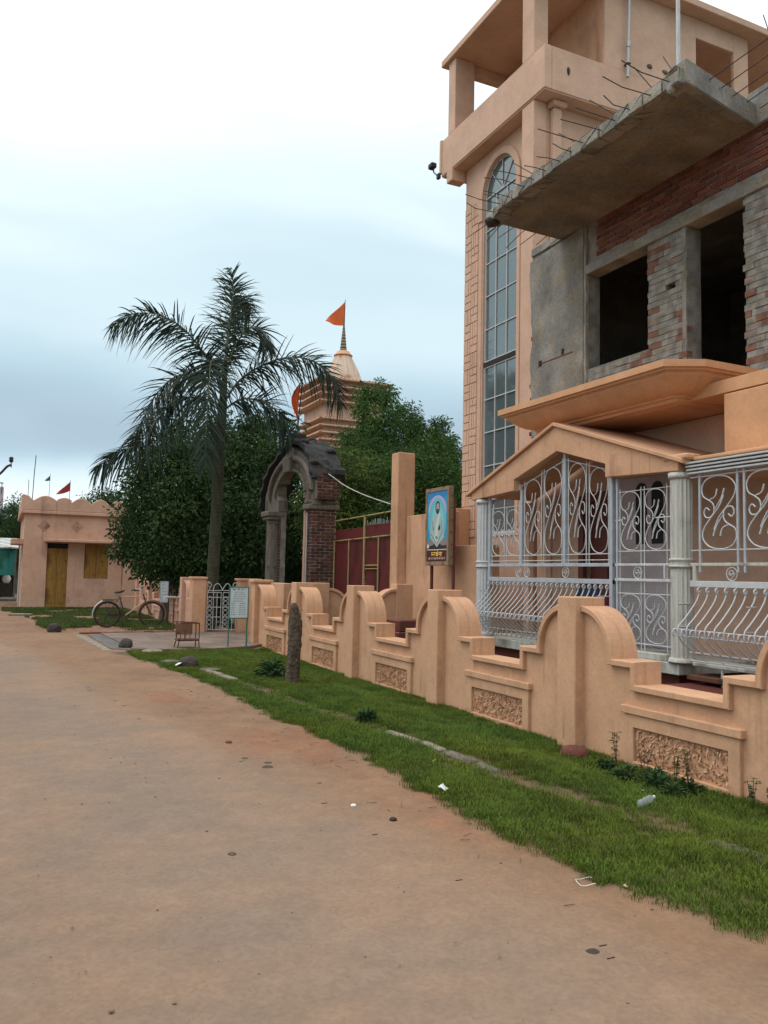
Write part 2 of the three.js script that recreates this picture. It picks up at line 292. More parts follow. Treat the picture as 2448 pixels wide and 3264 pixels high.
{
  // far land
  struct('ground', new MB().add(new THREE.PlaneGeometry(1400, 1400).rotateX(-Math.PI / 2).translate(0, -0.16, -200)), mat([0.13, 0.125, 0.06], { t: 'grain', size: 3 }));
  // asphalt and the earth beside it, one grid cut along the ragged asphalt edge
  const xs = [], ds = [];
  for (let x = -9; x < -1; x += 0.4) xs.push(x); for (let x = -1; x < 5.6; x += 0.045) xs.push(x); xs.push(5.6);
  for (let d = -6; d < 1.2; d += 0.4) ds.push(d); for (let d = 1.2; d < 9; d += 0.05) ds.push(d); for (let d = 9; d < 22; d += 0.12) ds.push(d); for (let d = 22; d <= 46; d += 0.5) ds.push(d);
  const isRoad = (x, D) => x < roadEdge(D) + 0.22 * (fbm(x * 1.3 + 9, D * 1.3 + 9, 31) - 0.5) + 0.09 * (noise(x * 8 + 3, D * 8, 32) - 0.5);
  const bufs = { road: { p: [], c: [] }, dirt: { p: [], c: [] } };
  const H = new Map(), C = new Map();
  const rut = (x, D) => { const o = roadEdge(D) - x; return -0.014 * Math.exp(-((o - 0.55) ** 2) * 14) - 0.012 * Math.exp(-((o - 2.0) ** 2) * 10) + 0.008 * Math.exp(-((o - 0.05) ** 2) * 9); };
  const hh = (x, D) => groundY(x, D) + rut(x, D) + 0.012 * (fbm(x * 3 + 9, D * 3 + 70, 41) - 0.5) + 0.012 * (fbm(x * 11 + 9, D * 11 + 70, 43, 0, 3) - 0.5) * step(0, 0.4, x - roadEdge(D)) ;
  const colRoad = (x, D) => { const a = fbm(x * 0.6 + 3, D * 0.6 + 9, 51), b = fbm(x * 2.6 + 3, D * 2.6 + 9, 53), c = fbm(x * 9, D * 9 + 60, 55), e = step(-1.2, 0.1, x - roadEdge(D) + 1.4 * (a - 0.5));
    const off = roadEdge(D) - x, band = 0.5 + 0.5 * Math.sin(off * 2.6 + 1.2 * (a - 0.5)); const dust = clamp(0.30 + 0.50 * e + 0.9 * (b - 0.5) - 0.25 * (band - 0.5)) ; const l = 0.93 + 0.20 * (a - 0.5) + 0.14 * (b - 0.5) + 0.12 * (c - 0.5) + 0.05 * (band - 0.5);
    return [lerp(0.298, 0.362, dust) * l, lerp(0.226, 0.232, dust) * l, lerp(0.174, 0.146, dust) * l]; };
  const colDirt = (x, D) => { const a = fbm(x * 0.9 + 13, D * 0.9 + 9, 61), b = fbm(x * 4 + 3, D * 4 + 9, 63), c = fbm(x * 13, D * 13 + 60, 65), red = step(0.5, 0.72, fbm(x * 1.6 + 40, D * 0.7 + 4, 67)), l = 0.88 + 0.34 * (a - 0.5) + 0.3 * (b - 0.5) + 0.24 * (c - 0.5);
    const ed = 1 - step(-0.1, 0.55, x - roadEdge(D) + 0.5 * (b - 0.5)), rc = ed > 0 ? colRoad(x, D) : null; let r = 0.335 * l, g = (0.202 - 0.035 * red) * l, bl = (0.118 - 0.025 * red) * l;
    if (rc) { r = lerp(r, rc[0], ed); g = lerp(g, rc[1], ed); bl = lerp(bl, rc[2], ed); } const gs = grassy(x, D), vg = D < 15.8 ? step(0.0, 0.3, x - grassEdge(D) + 0.2 * (b - 0.5)) * 0.72 : 0; r = lerp(r, 0.15 * l, vg); g = lerp(g, 0.108 * l, vg); bl = lerp(bl, 0.056 * l, vg); r = lerp(r, 0.075 * l, gs * 0.85); g = lerp(g, 0.072 * l, gs * 0.85); bl = lerp(bl, 0.03 * l, gs * 0.85); return [r, g, bl]; };
  for (let j = 0; j < ds.length - 1; j++) for (let i = 0; i < xs.length - 1; i++) {
    const x0 = xs[i], x1 = xs[i + 1], d0 = ds[j], d1 = ds[j + 1], road = isRoad((x0 + x1) / 2, (d0 + d1) / 2);
    const B = road ? bufs.road : bufs.dirt, q = [[x0, d0], [x1, d0], [x1, d1], [x0, d0], [x1, d1], [x0, d1]];
    for (const [x, d] of q) { const key = `${x},${d},${road}`; let v = H.get(key); if (v === undefined) { v = hh(x, d) + (road ? 0.004 : 0); H.set(key, v); C.set(key, road ? colRoad(x, d) : colDirt(x, d)); } B.p.push(x, v, -d); B.c.push(...C.get(key)); }
  }
  for (const [k, name, m] of [['road', 'road', mat([1, 1, 1], { t: 'road', size: 0.9, bump: 0.006, vc: true, rough: 0.95 })], ['dirt', 'dirt_verge', mat([1, 1, 1], { t: 'road', size: 0.8, bump: 0.014, vc: true, rough: 1 })]]) {
    const g = new THREE.BufferGeometry(); g.setAttribute('position', new THREE.Float32BufferAttribute(bufs[k].p, 3)); g.setAttribute('color', new THREE.Float32BufferAttribute(bufs[k].c, 3));
    g.computeVertexNormals(); boxUV(g); const o = new THREE.Mesh(g, m); o.name = name; o.userData.kind = 'structure'; scene.add(o);
  }
  // forecourt of concrete slabs in front of the small gate
  const fc = new THREE.Group(); fc.name = 'pavement'; fc.userData.kind = 'structure'; scene.add(fc);
  const slab = (poly, y, m, n) => { new MB().slabY(poly, -0.1, y, 0.008).build(n, m, fc); };
  slab([[2.36, 16.0], [3.3, 15.6], [3.33, 20.0], [2.2, 20.0]], 0.035, M.paving, 'paving_slab');
  slab([[3.32, 15.65], [4.6, 16.05], [5.5, 17.1], [5.6, 20.0], [3.35, 20.0]], 0.031, M.paving, 'paving_slab');
  slab([[1.99, 16.25], [2.34, 15.95], [2.18, 19.9], [1.90, 19.8]], 0.020, M.pavingGrey, 'paving_slab');
  slab([[1.84, 15.95], [1.97, 15.95], [1.80, 19.9], [1.62, 19.9]], 0.012, M.kerb, 'edging_strip');
  // low brick edging behind the forecourt
  let x = 1.75; while (x < 4.25) { const w = rr(0.22, 0.26); new MB().box(x, x + w - 0.012, -0.05, 0.05 + rr(-0.008, 0.008), 20.12, 20.24, 0.012).build('edging_brick', brickMats[(rnd() * 5) | 0], fc); x += w; }
  // sunken kerb along the grass
  const kb = new THREE.Group(); kb.name = 'kerb'; kb.userData.kind = 'structure'; scene.add(kb);
  let d = 3.0;
  while (d < 12.4) {
    const len = rr(0.30, 0.62), show = 0.75 * fbm(d * 0.9, 5, 71) + (d > 10 ? 0.28 : 0) + (d > 6.2 && d < 7.2 ? 0.25 : 0) + (d < 3.6 ? 0.3 : 0);
    if (show > 0.50) {
      const xx = kerbX(d + len / 2), top = 0.012 + 0.05 * clamp(show - 0.5, 0, 0.5) + rr(-0.006, 0.01), w = rr(0.035, 0.065);
      const g = chamferBox(-w, w, -0.15, top, -len / 2 + 0.02, len / 2 - 0.02, 0.015); const p = g.attributes.position;
      for (let i = 0; i < p.count; i++) p.setX(i, p.getX(i) + 0.02 * (noise(p.getZ(i) * 9 + d, 1, 3) - 0.5));
      g.rotateY(Math.atan2(kerbX(d + len) - kerbX(d), len) * -1 + rr(-0.05, 0.05)); g.translate(xx, 0, -(d + len / 2));
      new MB().add(g).build('kerb_stone', show > 0.72 ? M.kerb : M.stone, kb);
    }
    d += len;
  }
}
// ================================================================ BOUNDARY WALLS
const arc = (cx, cy, a, b, t0, t1, n) => { const o = []; for (let i = 0; i <= n; i++) { const t = lerp(t0, t1, i / n); o.push([cx + a * Math.cos(t), cy + b * Math.sin(t)]); } return o; };
// outline of one bay between two piers, s along the wall, c = distance between pier centres
function bayOutline(c, off = 0) {
  const half = []; // from the pier down to the middle of the sill
  half.push(...arc(0.13, 0.80, 0.43 - off, 0.45 - off, Math.PI / 2, 0, 12).map(p => [p[0], p[1]]));
  half.push([0.56 - off, 0.80 - off], [0.85 - off, 0.80 - off], [0.85 - off, 0.61 - off]);
  if (off === 0) half.splice(13, 1);
  const other = half.map(p => [c - p[0], p[1]]).reverse();
  return [...half, ...other];
}
// leafy rough-cast: many small wedges standing out of the panel
function carving(w, h, n) {
  const gs = [];
  for (let i = 0; i < n; i++) {
    const L = rr(0.025, 0.062), W = rr(0.010, 0.024), t = rr(0.010, 0.036), a = rr(0, Math.PI * 2), bend = rr(-0.012, 0.012);
    const cx = rr(0.02, w - 0.02), cy = rr(0.015, h - 0.015), ca = Math.cos(a), sa = Math.sin(a);
    const q = [[-L / 2, 0, 0], [0, W / 2, t * 0.4], [L / 2, bend, t], [0, -W / 2, t * 0.4], [0, 0, -0.004]].map(([x, y, z]) => [clamp(cx + x * ca - y * sa, 0.004, w - 0.004), clamp(cy + x * sa + y * ca, 0.004, h - 0.004), z]);
    for (const [i0, i1, i2] of [[0, 2, 1], [0, 3, 2], [0, 1, 4], [1, 2, 4], [2, 3, 4], [3, 0, 4]]) gs.push(...q[i0], ...q[i1], ...q[i2]);
  }
  const g = new THREE.BufferGeometry(); g.setAttribute('position', new THREE.Float32BufferAttribute(gs, 3)); g.computeVertexNormals(); return g;
}
// builds the wall in local (s, y, depth) with s along +D and the street face at depth 0, mapped by place()
function fenceBay(root, s0, c, X, m, detail) {
  const out = bayOutline(c), inn = bayOutline(c, 0.055);
  const sh = p => p.map(([s, y]) => [s0 + s, y]);
  new MB().slabX([[s0 + 0.10, -0.3], ...sh(inn.map(([s, y]) => [clamp(s, 0.10, c - 0.10), y])), [s0 + c - 0.10, -0.3]], X + 0.11, X + 0.32, 0.004).build('wall_panel', m, root);
  new MB().slabX([...sh(out), ...sh(inn).reverse()], X + 0.06, X + 0.37, 0.007).build('coping', m, root);
  // framed relief under the sill
  const a = 0.68, b = c - 0.68, f = new MB();
  f.box(X + 0.055, X + 0.115, 0.362, 0.43, s0 + a, s0 + b, 0.006);
  f.build('panel_moulding', m, root);
  new MB().slabX([[s0 + a + 0.03, -0.3], [s0 + a + 0.03, 0.366], [s0 + b - 0.03, 0.366], [s0 + b - 0.03, -0.3]], X + 0.075, X + 0.115, 0.005, [[[s0 + a + 0.14, -0.03], [s0 + b - 0.14, -0.03], [s0 + b - 0.14, 0.25], [s0 + a + 0.14, 0.25]]]).build('panel_frame', m, root);
  if (detail) { const w = c - 1.36 - 0.28, g = carving(w, 0.28, detail); g.rotateY(-Math.PI / 2); g.translate(X + 0.108, -0.03, -(s0 + b - 0.14)); 
    const q = new MB().add(g).build('relief_carving', m, root); q.userData.kind = 'stuff'; }
}
function pier(root, dc, X, m, cap) {
  new MB().box(X, X + 0.35, -0.3, 1.33, dc - 0.135, dc + 0.135, 0.008).build('pier', m, root);
  if (cap) new MB().box(X - 0.045, X + 0.395, 1.285, 1.345, dc - 0.18, dc + 0.18, 0.01).build('pier_cap', m, root);
}
{
  const w = thing('boundary_wall', 'low peach wall of square piers and rounded wings along the grass verge', 'wall');
  for (let k = -1; k <= 5; k++) pier(w, 3.69 + 2.64 * k, 4.87, M.peach, k === 5);
  for (let k = -1; k < 5; k++) fenceBay(w, 3.69 + 2.64 * k, 2.64, 4.87, M.peach, k < 0 ? 0 : k < 3 ? 420 : 300);
  rebase(w, 5.05, 0, 9);
  // return wall from the fifth pier to the tall pillar
  const r = thing('return_wall', 'short peach cross wall with two rounded wings between street wall and tall pillar', 'wall');
  new MB().box(5.224, 5.52, -0.3, 1.33, 14.12, 14.40, 0.008).build('pier', M.peach, r);
  const prof = [[5.52, 1.24], ...arc(5.52, 0.80, 0.43, 0.44, Math.PI / 2, 0, 12), [5.95, 0.62], [6.46, 0.62], ...arc(6.89, 0.80, 0.43, 0.44, Math.PI, Math.PI / 2, 12), [6.89, 1.24]];
  const inn = [[5.52, 1.185], ...arc(5.52, 0.80, 0.375, 0.385, Math.PI / 2, 0, 12), [5.895, 0.565], [6.515, 0.565], ...arc(6.89, 0.80, 0.375, 0.385, Math.PI, Math.PI / 2, 12), [6.89, 1.185]];
  new MB().slabD([[5.50, -0.3], ...inn, [6.90, -0.3]], 14.17, 14.36, 0.004).build('wall_panel', M.peach, r);
  new MB().slabD([...prof, ...inn.slice().reverse()], 14.13, 14.40, 0.007).build('coping', M.peach, r);
  new MB().box(6.89, 7.24, -0.3, 1.33, 14.12, 14.40, 0.008).build('pier', M.peach, r);
  rebase(r, 6, 0, 14.25);
  // gate posts at the forecourt
  const g1 = thing('gate_post', 'square peach gate post with a flat cap, left of the white scrollwork gate', 'gate post');
  new MB().box(4.29, 4.62, -0.3, 1.30, 20.10, 20.45, 0.008).build('pier', M.peach, g1); new MB().box(4.26, 4.65, 1.30, 1.36, 20.07, 20.48, 0.01).build('pier_cap', M.peach, g1); rebase(g1, 4.45, 0, 20.3);
  const g2 = thing('gate_wall', 'plain peach wall block with a flat cap, right of the white scrollwork gate', 'wall');
  new MB().box(5.42, 5.95, -0.3, 1.28, 20.0, 20.3, 0.008).build('wall_panel', M.peach, g2); new MB().box(5.38, 5.98, 1.28, 1.335, 19.96, 20.34, 0.01).build('pier_cap', M.peach, g2);
  new MB().box(5.62, 5.85, -0.3, 1.27, 17.1, 20.0, 0.008).build('wall_panel', M.peach, g2); rebase(g2, 5.7, 0, 20.1);
  // wall beyond the gate
  const f = thing('far_boundary_wall', 'peach pier-and-wing wall beyond the small gate, standing behind the parked bicycle', 'wall');
  for (let k = 0; k < 4; k++) { pier(f, 22.2 + 2.64 * k, 4.42, M.peachOld); }
  fenceBay(f, 22.2 - 1.9, 1.9, 4.42, M.peachOld, 0);
  for (let k = 0; k < 3; k++) fenceBay(f, 22.2 + 2.64 * k, 2.64, 4.42, M.peachOld, 0);
  rebase(f, 4.6, 0, 25);
}
// ================================================================ UNFINISHED HOUSE WITH THE GRILLED VERANDA
{
  const B = thing('unfinished_house', 'half built house, grilled veranda below, raw brick storey under a jutting concrete slab above', 'house');
  const XF = 8.4, XB = 8.65, D0 = 3.4, D1 = 11.97, Y0 = 4.11, YS = 7.24;
  // ---- upper floor: masonry core with openings, bricks laid on its face
  const win = [9.02, 10.39, 4.86, 6.42], door = [7.30, 8.28, 3.95, 6.42];   // D0, D1, y0, y1
  const core = sub('brick_wall', B);
  const rect = ([a, b, c, d]) => [[a, c], [b, c], [b, d], [a, d]];
  new MB().slabX([[D0, 3.9], [D1 - 0.05, 3.9], [D1 - 0.02, 5.2], [D1 - 0.07, 6.1], [D1, 6.6], [D1 - 0.04, 7.3], [D0, 7.3]], XF + 0.016, XB, 0, [rect(win), rect(door), [[8.50, 5.60], [8.66, 5.60], [8.66, 5.71], [8.50, 5.71]]]).build('mortar_bed', M.mortar, core);
  {
    const bl = 0.245, bh = 0.074, pitchY = 0.0868, n = Math.round((YS - 3.95) / pitchY), list = [];
    const lint = y => y > 6.40 && y < 6.575;
    for (let j = 0; j < n; j++) {
      const y = 3.96 + j * pitchY; let d = D0 + (j % 2) * 0.128;
      const above = y > 6.57;
      while (d < D1 - 1.80 - 0.02) {
        let len = bl + rr(-0.012, 0.012), e = d + len;
        const seg = [];
        const bh0 = y, bh1 = y + bh;
        let spans = [[d, Math.min(e, D1 - 1.79)]];
        for (const o of [win, door]) if (bh1 > o[2] && bh0 < o[3]) spans = spans.flatMap(([a, b]) => { const r = []; if (a < o[0]) r.push([a, Math.min(b, o[0] - rr(-0.012, 0.02))]); if (b > o[1]) r.push([Math.max(a, o[1] + rr(-0.012, 0.02)), b]); return r; });
        if (!lint(y + 0.03)) for (const [a, b] of spans) if (b - a > 0.05) seg.push([a, b]);
        for (const [a, b] of seg) list.push({ a, b, y, above });
        d = e + 0.013;
      }
    }
    list.sort((p, q) => p.a - q.a);
    const vis = list.filter(b => b.b > 6.0), hid = list.filter(b => b.b <= 6.0), step_ = 1;
    const hole = (b) => Math.abs(b.y - 5.63) < 0.05 && Math.abs((b.a + b.b) / 2 - 8.58) < 0.14;
    const variant = b => { const k = fbm(b.a * 0.9 + 3, b.y * 1.3, 91) + 0.22 * (rnd() - 0.5); if (b.above) return brickMats[(rnd() * 5) | 0]; const edge = Math.min(Math.abs(b.a - door[1]), Math.abs(b.b - door[0]), Math.abs(b.b - win[0]), Math.abs(b.a - win[1])) < 0.05; if (edge && b.y < 5.4 && rnd() < 0.6) return paleBrickMats[3 + (rnd() * 2 | 0)]; return k > 0.56 ? paleBrickMats[3 + (rnd() * 2 | 0)] : paleBrickMats[(rnd() * 3) | 0]; };
    const stuff = new Map();
    let count = 0;
    for (const b of [...vis, ...hid]) {
      if (hole(b)) continue;
      const m = variant(b), pr = b.above ? rr(-0.004, 0.007) : (rnd() < 0.12 ? rr(0.006, 0.016) : rr(-0.0015, 0.0015));
      const g = chamferBox(XF - pr, XF + 0.10, b.y + rr(0, 0.004), b.y + bh + rr(-0.004, 0.003) + (b.above ? 0 : 0.0105), b.a, b.b + (b.above ? 0 : 0.0115), b.above ? 0.008 : 0.0025);
      const q = g.attributes.position; for (let i = 0; i < q.count; i++) q.setY(i, q.getY(i) + 0.004 * (noise(q.getZ(i) * 23 + 40, b.y * 40, 5) - 0.5));
      if (count < 292) { new MB().add(g).build('brick', m, core); count++; }
      else { if (!stuff.has(m)) stuff.set(m, new MB()); stuff.get(m).add(g); }
    }
    for (const [m, mb] of stuff) { const o = mb.build('brickwork', m, core); o.userData.kind = 'stuff'; }
    // put-log holes: dark pockets with red cheeks
  }
  // cement-rendered strip at the far end with its broken edge, and the column beside the window
  {
    const edge = []; for (let y = 3.95; y <= 7.25; y += 0.11) edge.push([D1 - 0.06 + 0.09 * (fbm(y * 1.7, 4, 95) - 0.5) * 2 + 0.03 * (rnd() - 0.5), y]);
    const r = new MB().slabX([[D1 - 1.52, 3.95], ...edge, [D1 - 1.52, 7.24]], XF - 0.045, XF + 0.05, 0.004, [[[10.93, 5.22], [11.02, 5.22], [11.02, 5.33], [10.93, 5.33]], [[11.56, 5.16], [11.66, 5.16], [11.66, 5.27], [11.56, 5.27]]]).build('render_coat', M.cement, B);
    const st = new MB(); for (let i = 0; i < 26; i++) { const y = 4.0 + i * 0.122, b = D1 - 0.05 + rr(-0.05, 0.05); st.box(XF - 0.02, XB + 0.05, y, y + 0.075, D1 - 0.4, b, 0.01); } st.build('toothed_brick_end', brickMats[3], B);
    new MB().box(XF - 0.03, XB, 3.95, 7.24, 10.40, 10.66, 0.012).build('concrete_column', M.cementPale, B);
    new MB().box(XF - 0.028, XB + 0.002, 6.42, 6.575, D0, 10.44, 0.008).build('lintel', M.cementPale, B);
    new MB().box(XF - 0.005, XB + 0.03, 3.95, 6.41, 8.285, 8.36, 0.006).build('door_jamb', M.cement, B);
    const gr = new MB(); gr.box(XF - 0.048, XF - 0.03, 5.20, 5.23, 10.7, 11.56, 0.004); gr.build('conduit_chase', brickMats[1], B);
  }
  // rooms behind: dark, closed
  new MB().box(XB + 0.003, XB + 0.3, 3.9, 4.10, D0, 10.9).build('floor_slab', M.cementDark, B);
  new MB().box(13.0, 13.2, 0, 7.24, D0, D1 - 0.3).box(XB + 0.003, 13, 0, 7.24, D0 - 0.22, D0 - 0.002).box(XB + 0.003, 13, 0, 7.24, D1 - 0.32, D1 - 0.12).build('inner_wall', M.cementDark, B);
  new MB().box(XB + 0.01, 13, 3.88, 4.09, D0, D1 - 0.33).build('upper_floor', M.cementDark, B);
  // ---- roof slab with ragged lip
  {
    const roof = new MB(); const lip = [];
    for (let d = 6.80; d <= 11.02; d += 0.12) lip.push([6.84 + 0.035 * (fbm(d * 2.3, 1, 96) - 0.5) * 2 + (d > 10.7 ? (d - 10.7) * 0.28 : 0), d]);
    roof.slabY([[8.42, 7.10], ...lip, [8.42, 11.06]], YS, YS + 0.13, 0.006);
    const s = roof.build('roof_slab', M.cementDark, B);
    new MB().box(8.38, 13.4, YS + 0.002, YS + 0.14, D0 - 0.4, D1 - 0.04).build('roof_slab', M.cement, B);
    new MB().slabY([[6.88, 6.76], [8.342, 7.06], [8.342, 7.20], [6.88, 6.90]], YS - 0.01, YS + 0.29, 0.015).build('edge_beam', M.cement, s);
    new MB().box(XF - 0.055, XB + 0.01, YS - 0.004, YS + 0.47, D0, 7.19, 0.012).build('roof_beam', M.cement, B);
    // row of half bricks and mortar lumps on the lip
    let d = 6.80; const e = sub('lip_course', B);
    while (d < 10.95) { const L = rr(0.18, 0.42), sh = d > 10.5 ? 0.09 : 0; const g = chamferBox(6.80 + sh + rr(-0.014, 0.012), 7.02 + sh, YS - 0.004 + rr(-0.006, 0.006), YS + 0.17 + rr(-0.008, 0.012), d, d + L - 0.004, 0.010); const q = g.attributes.position; for (let i = 0; i < q.count; i++) q.setXYZ(i, q.getX(i) + 0.016 * (hash(i, d * 97, 1) - 0.5), q.getY(i) + 0.016 * (hash(i, d * 97, 2) - 0.5), q.getZ(i)); new MB().add(g).build('brick', rnd() < 0.0 ? brickMats[3] : [M.cement, M.cementPale, M.cement][(rnd() * 3) | 0], e); d += L; }
    new MB().add(rockGeo(0.13, 0.6, 3).translate(6.98, YS + 0.24, -6.98)).build('mortar_lump', M.stoneDark, e);
    new MB().add(rockGeo(0.07, 0.8, 4).translate(6.92, YS + 0.13, -7.15)).build('mortar_lump', M.stoneDark, e); new MB().add(rockGeo(0.12, 0.7, 8).translate(6.96, YS + 0.0, -11.0)).build('mortar_lump', M.stoneDark, e);
    new MB().add(rockGeo(0.06, 1.3, 6).translate(6.85, YS + 0.01, -6.95)).build('mortar_lump', M.cementPale, e);
    // reinforcement left sticking out
    const rb = sub('rebar', B), bars = [];
    for (let i = 0; i < 14; i++) { const dd = 6.95 + i * 0.295 + rr(-0.06, 0.06), L = rr(0.35, 0.8); bars.push([P(6.95, YS + 0.07, dd), P(6.84 - L * 0.6, YS + 0.075 + rr(-0.01, 0.02), dd + rr(-0.02, 0.04)), P(6.84 - L, YS + 0.08 + rr(-0.02, 0.04), dd + rr(-0.03, 0.07))]); }
    bars.push([P(6.9, YS + 0.12, 7.25), P(6.72, YS + 0.52, 7.45)], [P(6.9, YS + 0.1, 7.85), P(6.70, YS + 0.52, 8.25)], [P(6.9, YS + 0.1, 8.6), P(6.73, YS + 0.42, 8.95)], [P(6.9, YS + 0.1, 9.6), P(6.72, YS + 0.5, 10.05)], [P(6.9, YS + 0.1, 10.4), P(6.74, YS + 0.38, 10.9)], [P(6.9, YS + 0.1, 6.9), P(7.0, YS + 0.62, 7.25)]);
    for (let i = 0; i < 7; i++) { const x = 6.98 + i * 0.23; bars.push([P(x, YS + 0.05, 10.98), P(x - 0.02, YS + 0.03, 11.15), P(x - rr(0.02, 0.1), YS - rr(0.02, 0.12), 11.32 + rr(0, 0.3))]); }
    for (let i = 0; i < 5; i++) { const x = 7.35 + i * 0.24; bars.push([P(x, YS + 0.20 - 0.01 * i, 6.95), P(x + 0.01, YS + 0.23, 6.0), P(x + rr(-0.05, 0.05), YS + 0.26 + rr(-0.05, 0.06), 4.9)]); }
    bars.push(spline([P(8.30, YS + 0.25, 6.72), P(8.30, YS + 0.62, 6.70), P(8.22, YS + 1.0, 6.74), P(8.20, YS + 1.25, 6.8)], 10));
    for (const b of bars) new MB().tube(b, 0.0065, 5).build('reinforcing_bar', M.iron, rb);
  }
  // ---- ledge: moulded peach cornice, straight, cut corner, return
  {
    const prof = [[0, 0], [0, -0.085], [0.035, -0.09], [0.04, -0.115], [0.09, -0.12], [0.10, -0.155]];
    for (let i = 0; i <= 8; i++) { const t = i / 8; prof.push([0.11 + 0.30 * t, -0.165 - 0.17 * Math.sin(t * Math.PI / 2)]); }
    prof.push([0.42, -0.36], [0.47, -0.365], [0.49, -0.40], [0.62, -0.42]);
    // plan path of the lip and of the inner edge: mitre by offsetting each run
    const lip = [[6.98, 10.81], [6.98, 7.25], [7.41, 7.01], [8.40, 7.03]];
    const nrm = [[1, 0], [0.487, 0.873], [0, 1]].map(([a, b]) => { const l = Math.hypot(a, b); return [a / l, b / l]; });
    const off = (i, o) => { if (i === 0) return [lip[0][0] + o, lip[0][1] - o]; if (i === 3) return [8.44, lip[3][1] + o]; const a = nrm[i - 1], b = nrm[i], k = 1 + a[0] * b[0] + a[1] * b[1]; return [lip[i][0] + o * (a[0] + b[0]) / k, lip[i][1] + o * (a[1] + b[1]) / k]; };
    const pos = []; const N = prof.length;
    const v = (i, j) => { const [x, d] = off(i, prof[j][0]); return [x, Y0 + prof[j][1], -d]; };
    const tri = (a, b, c) => pos.push(...a, ...b, ...c);
    for (let i = 0; i < 3; i++) for (let j = 0; j < N - 1; j++) { const a = v(i, j), b = v(i + 1, j), c = v(i + 1, j + 1), d = v(i, j + 1); tri(a, d, c); tri(a, c, b); }
    // far return towards the wall
    for (let j = 0; j < N - 1; j++) { const a = v(0, j), d = v(0, j + 1), b = [8.44, a[1], a[2]], c = [8.44, d[1], d[2]]; tri(a, b, c); tri(a, c, d); }
    // top and soffit
    const top = [0, 1, 2, 3].map(i => v(i, 0)), bot = [0, 1, 2, 3].map(i => v(i, N - 1));
    const tf = [8.44, Y0, -10.81], bf = [8.44, Y0 - 0.42, bot[0][2]];
    tri(top[0], top[1], tf); tri(top[1], top[3], tf); tri(top[1], top[2], top[3]);
    tri(bot[0], bf, bot[1]); tri(bot[1], bf, bot[3]); tri(bot[1], bot[3], bot[2]);
    const g = new THREE.BufferGeometry(); g.setAttribute('position', new THREE.Float32BufferAttribute(pos, 3)); g.computeVertexNormals();
    new MB().add(g).build('cornice_ledge', M.orange, B);
    const cr = new MB(); for (let i = 0; i < 16; i++) { const d = 7.4 + i * 0.2 + rr(-0.05, 0.05); cr.add(rockGeo(rr(0.02, 0.045), 0.5, i).translate(8.30 + rr(-0.1, 0.05), Y0 + 0.01, -d)); } const o = cr.build('mortar_droppings', M.cementPale, B); o.userData.kind = 'stuff';
  }
  // ---- ground floor
  {
    const XG = 8.47;
    new MB().slabX([[D0, 0], [D1 - 0.15, 0], [D1 - 0.15, 3.69], [D0, 3.69]], XG, XG + 0.22, 0, [
      [[9.75, 0.56], [10.55, 0.56], [10.55, 2.75], [9.75, 2.75]],
      ...[[8.86, 2.02, 2.8], [9.18, 2.02, 2.8]].map(([d, a, b]) => [[d - 0.10, a], [d + 0.10, a], [d + 0.10, b], ...arc(d, b, 0.10, 0.10, 0, Math.PI, 8).slice(1), [d - 0.10, b]].slice(0, -1)),
    ]).build('ground_floor_wall', M.peachPale, B);
    new MB().box(XG - 0.06, XG - 0.004, 0.56, 3.0, 8.4, 9.66, 0.004).build('lilac_wall_panel', M.lilac, B);
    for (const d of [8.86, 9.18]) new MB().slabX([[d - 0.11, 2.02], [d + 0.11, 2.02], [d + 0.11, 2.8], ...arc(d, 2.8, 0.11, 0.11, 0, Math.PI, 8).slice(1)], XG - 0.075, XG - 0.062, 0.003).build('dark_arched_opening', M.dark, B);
    new MB().box(XG - 0.07, XG + 0.02, 0.56, 2.82, 10.5, 10.62, 0.008).box(XG - 0.07, XG + 0.02, 0.56, 2.82, 9.68, 9.8, 0.008).box(XG - 0.069, XG + 0.02, 2.75, 2.86, 9.80, 10.5, 0.008).build('door_frame', M.maroon, B);
    new MB().box(XG + 0.09, XG + 0.13, 0.56, 2.75, 10.10, 10.5, 0.004).build('door_leaf', M.maroon, B);
    new MB().box(7.64, XG + 0.01, 3.72, 3.88, D0, 10.72).build('veranda_ceiling', M.orange, B);
    new MB().box(7.62, 8.42, 2.74, 3.70, D0, 6.95, 0.01).build('bay_wall', M.orange, B);
    // plinth, marble-edged floor
    new MB().box(7.24, XG, 0, 0.42, 7.30, 11.80, 0.01).build('plinth', M.maroon, B);
    new MB().box(7.10, XG, 0.42, 0.555, 7.16, 10.10, 0.008).box(7.10, XG, 0.42, 0.555, 10.106, 11.86, 0.008).build('veranda_floor', M.marble, B);
    new MB().box(7.13, 7.30, 0.556, 0.635, 7.4, 8.34, 0.008).build('threshold', M.ivory, B);
    new MB().box(7.4, XG, 0, 0.40, D0, 7.12, 0.01).build('plinth', M.maroon, B);
    const st = new MB(); st.box(6.15, 7.38, -0.1, 0.19, 4.0, 7.05, 0.012); st.build('stair_tread', M.maroon, B); new MB().box(6.55, 7.39, 0.191, 0.36, 4.0, 7.0, 0.012).build('stair_tread', M.maroon, B);
    new MB().rod(P(7.12, 0.1, 6.55), P(7.12, 0.62, 6.55), 0.016, 8).build('prop_rod', M.ivory, B);
    new MB().box(7.05, 7.44, 0.40, 0.46, 4.2, 7.0, 0.01).build('timber_sill', M.rust, B);
    // porch: fascia under a low gable, two roof planes
    const GX = 7.08;
    const topL = [[11.74, 2.87], [9.47, 3.66], [7.13, 2.88]];
    new MB().slabX([...topL, [7.13, 2.775], [8.40, 2.825], [8.40, 3.0], [9.43, 3.30], [10.5, 2.99], [10.5, 2.825], [11.74, 2.765]].reverse(), GX, GX + 0.16, 0.006).build('porch_fascia', M.peach, B);
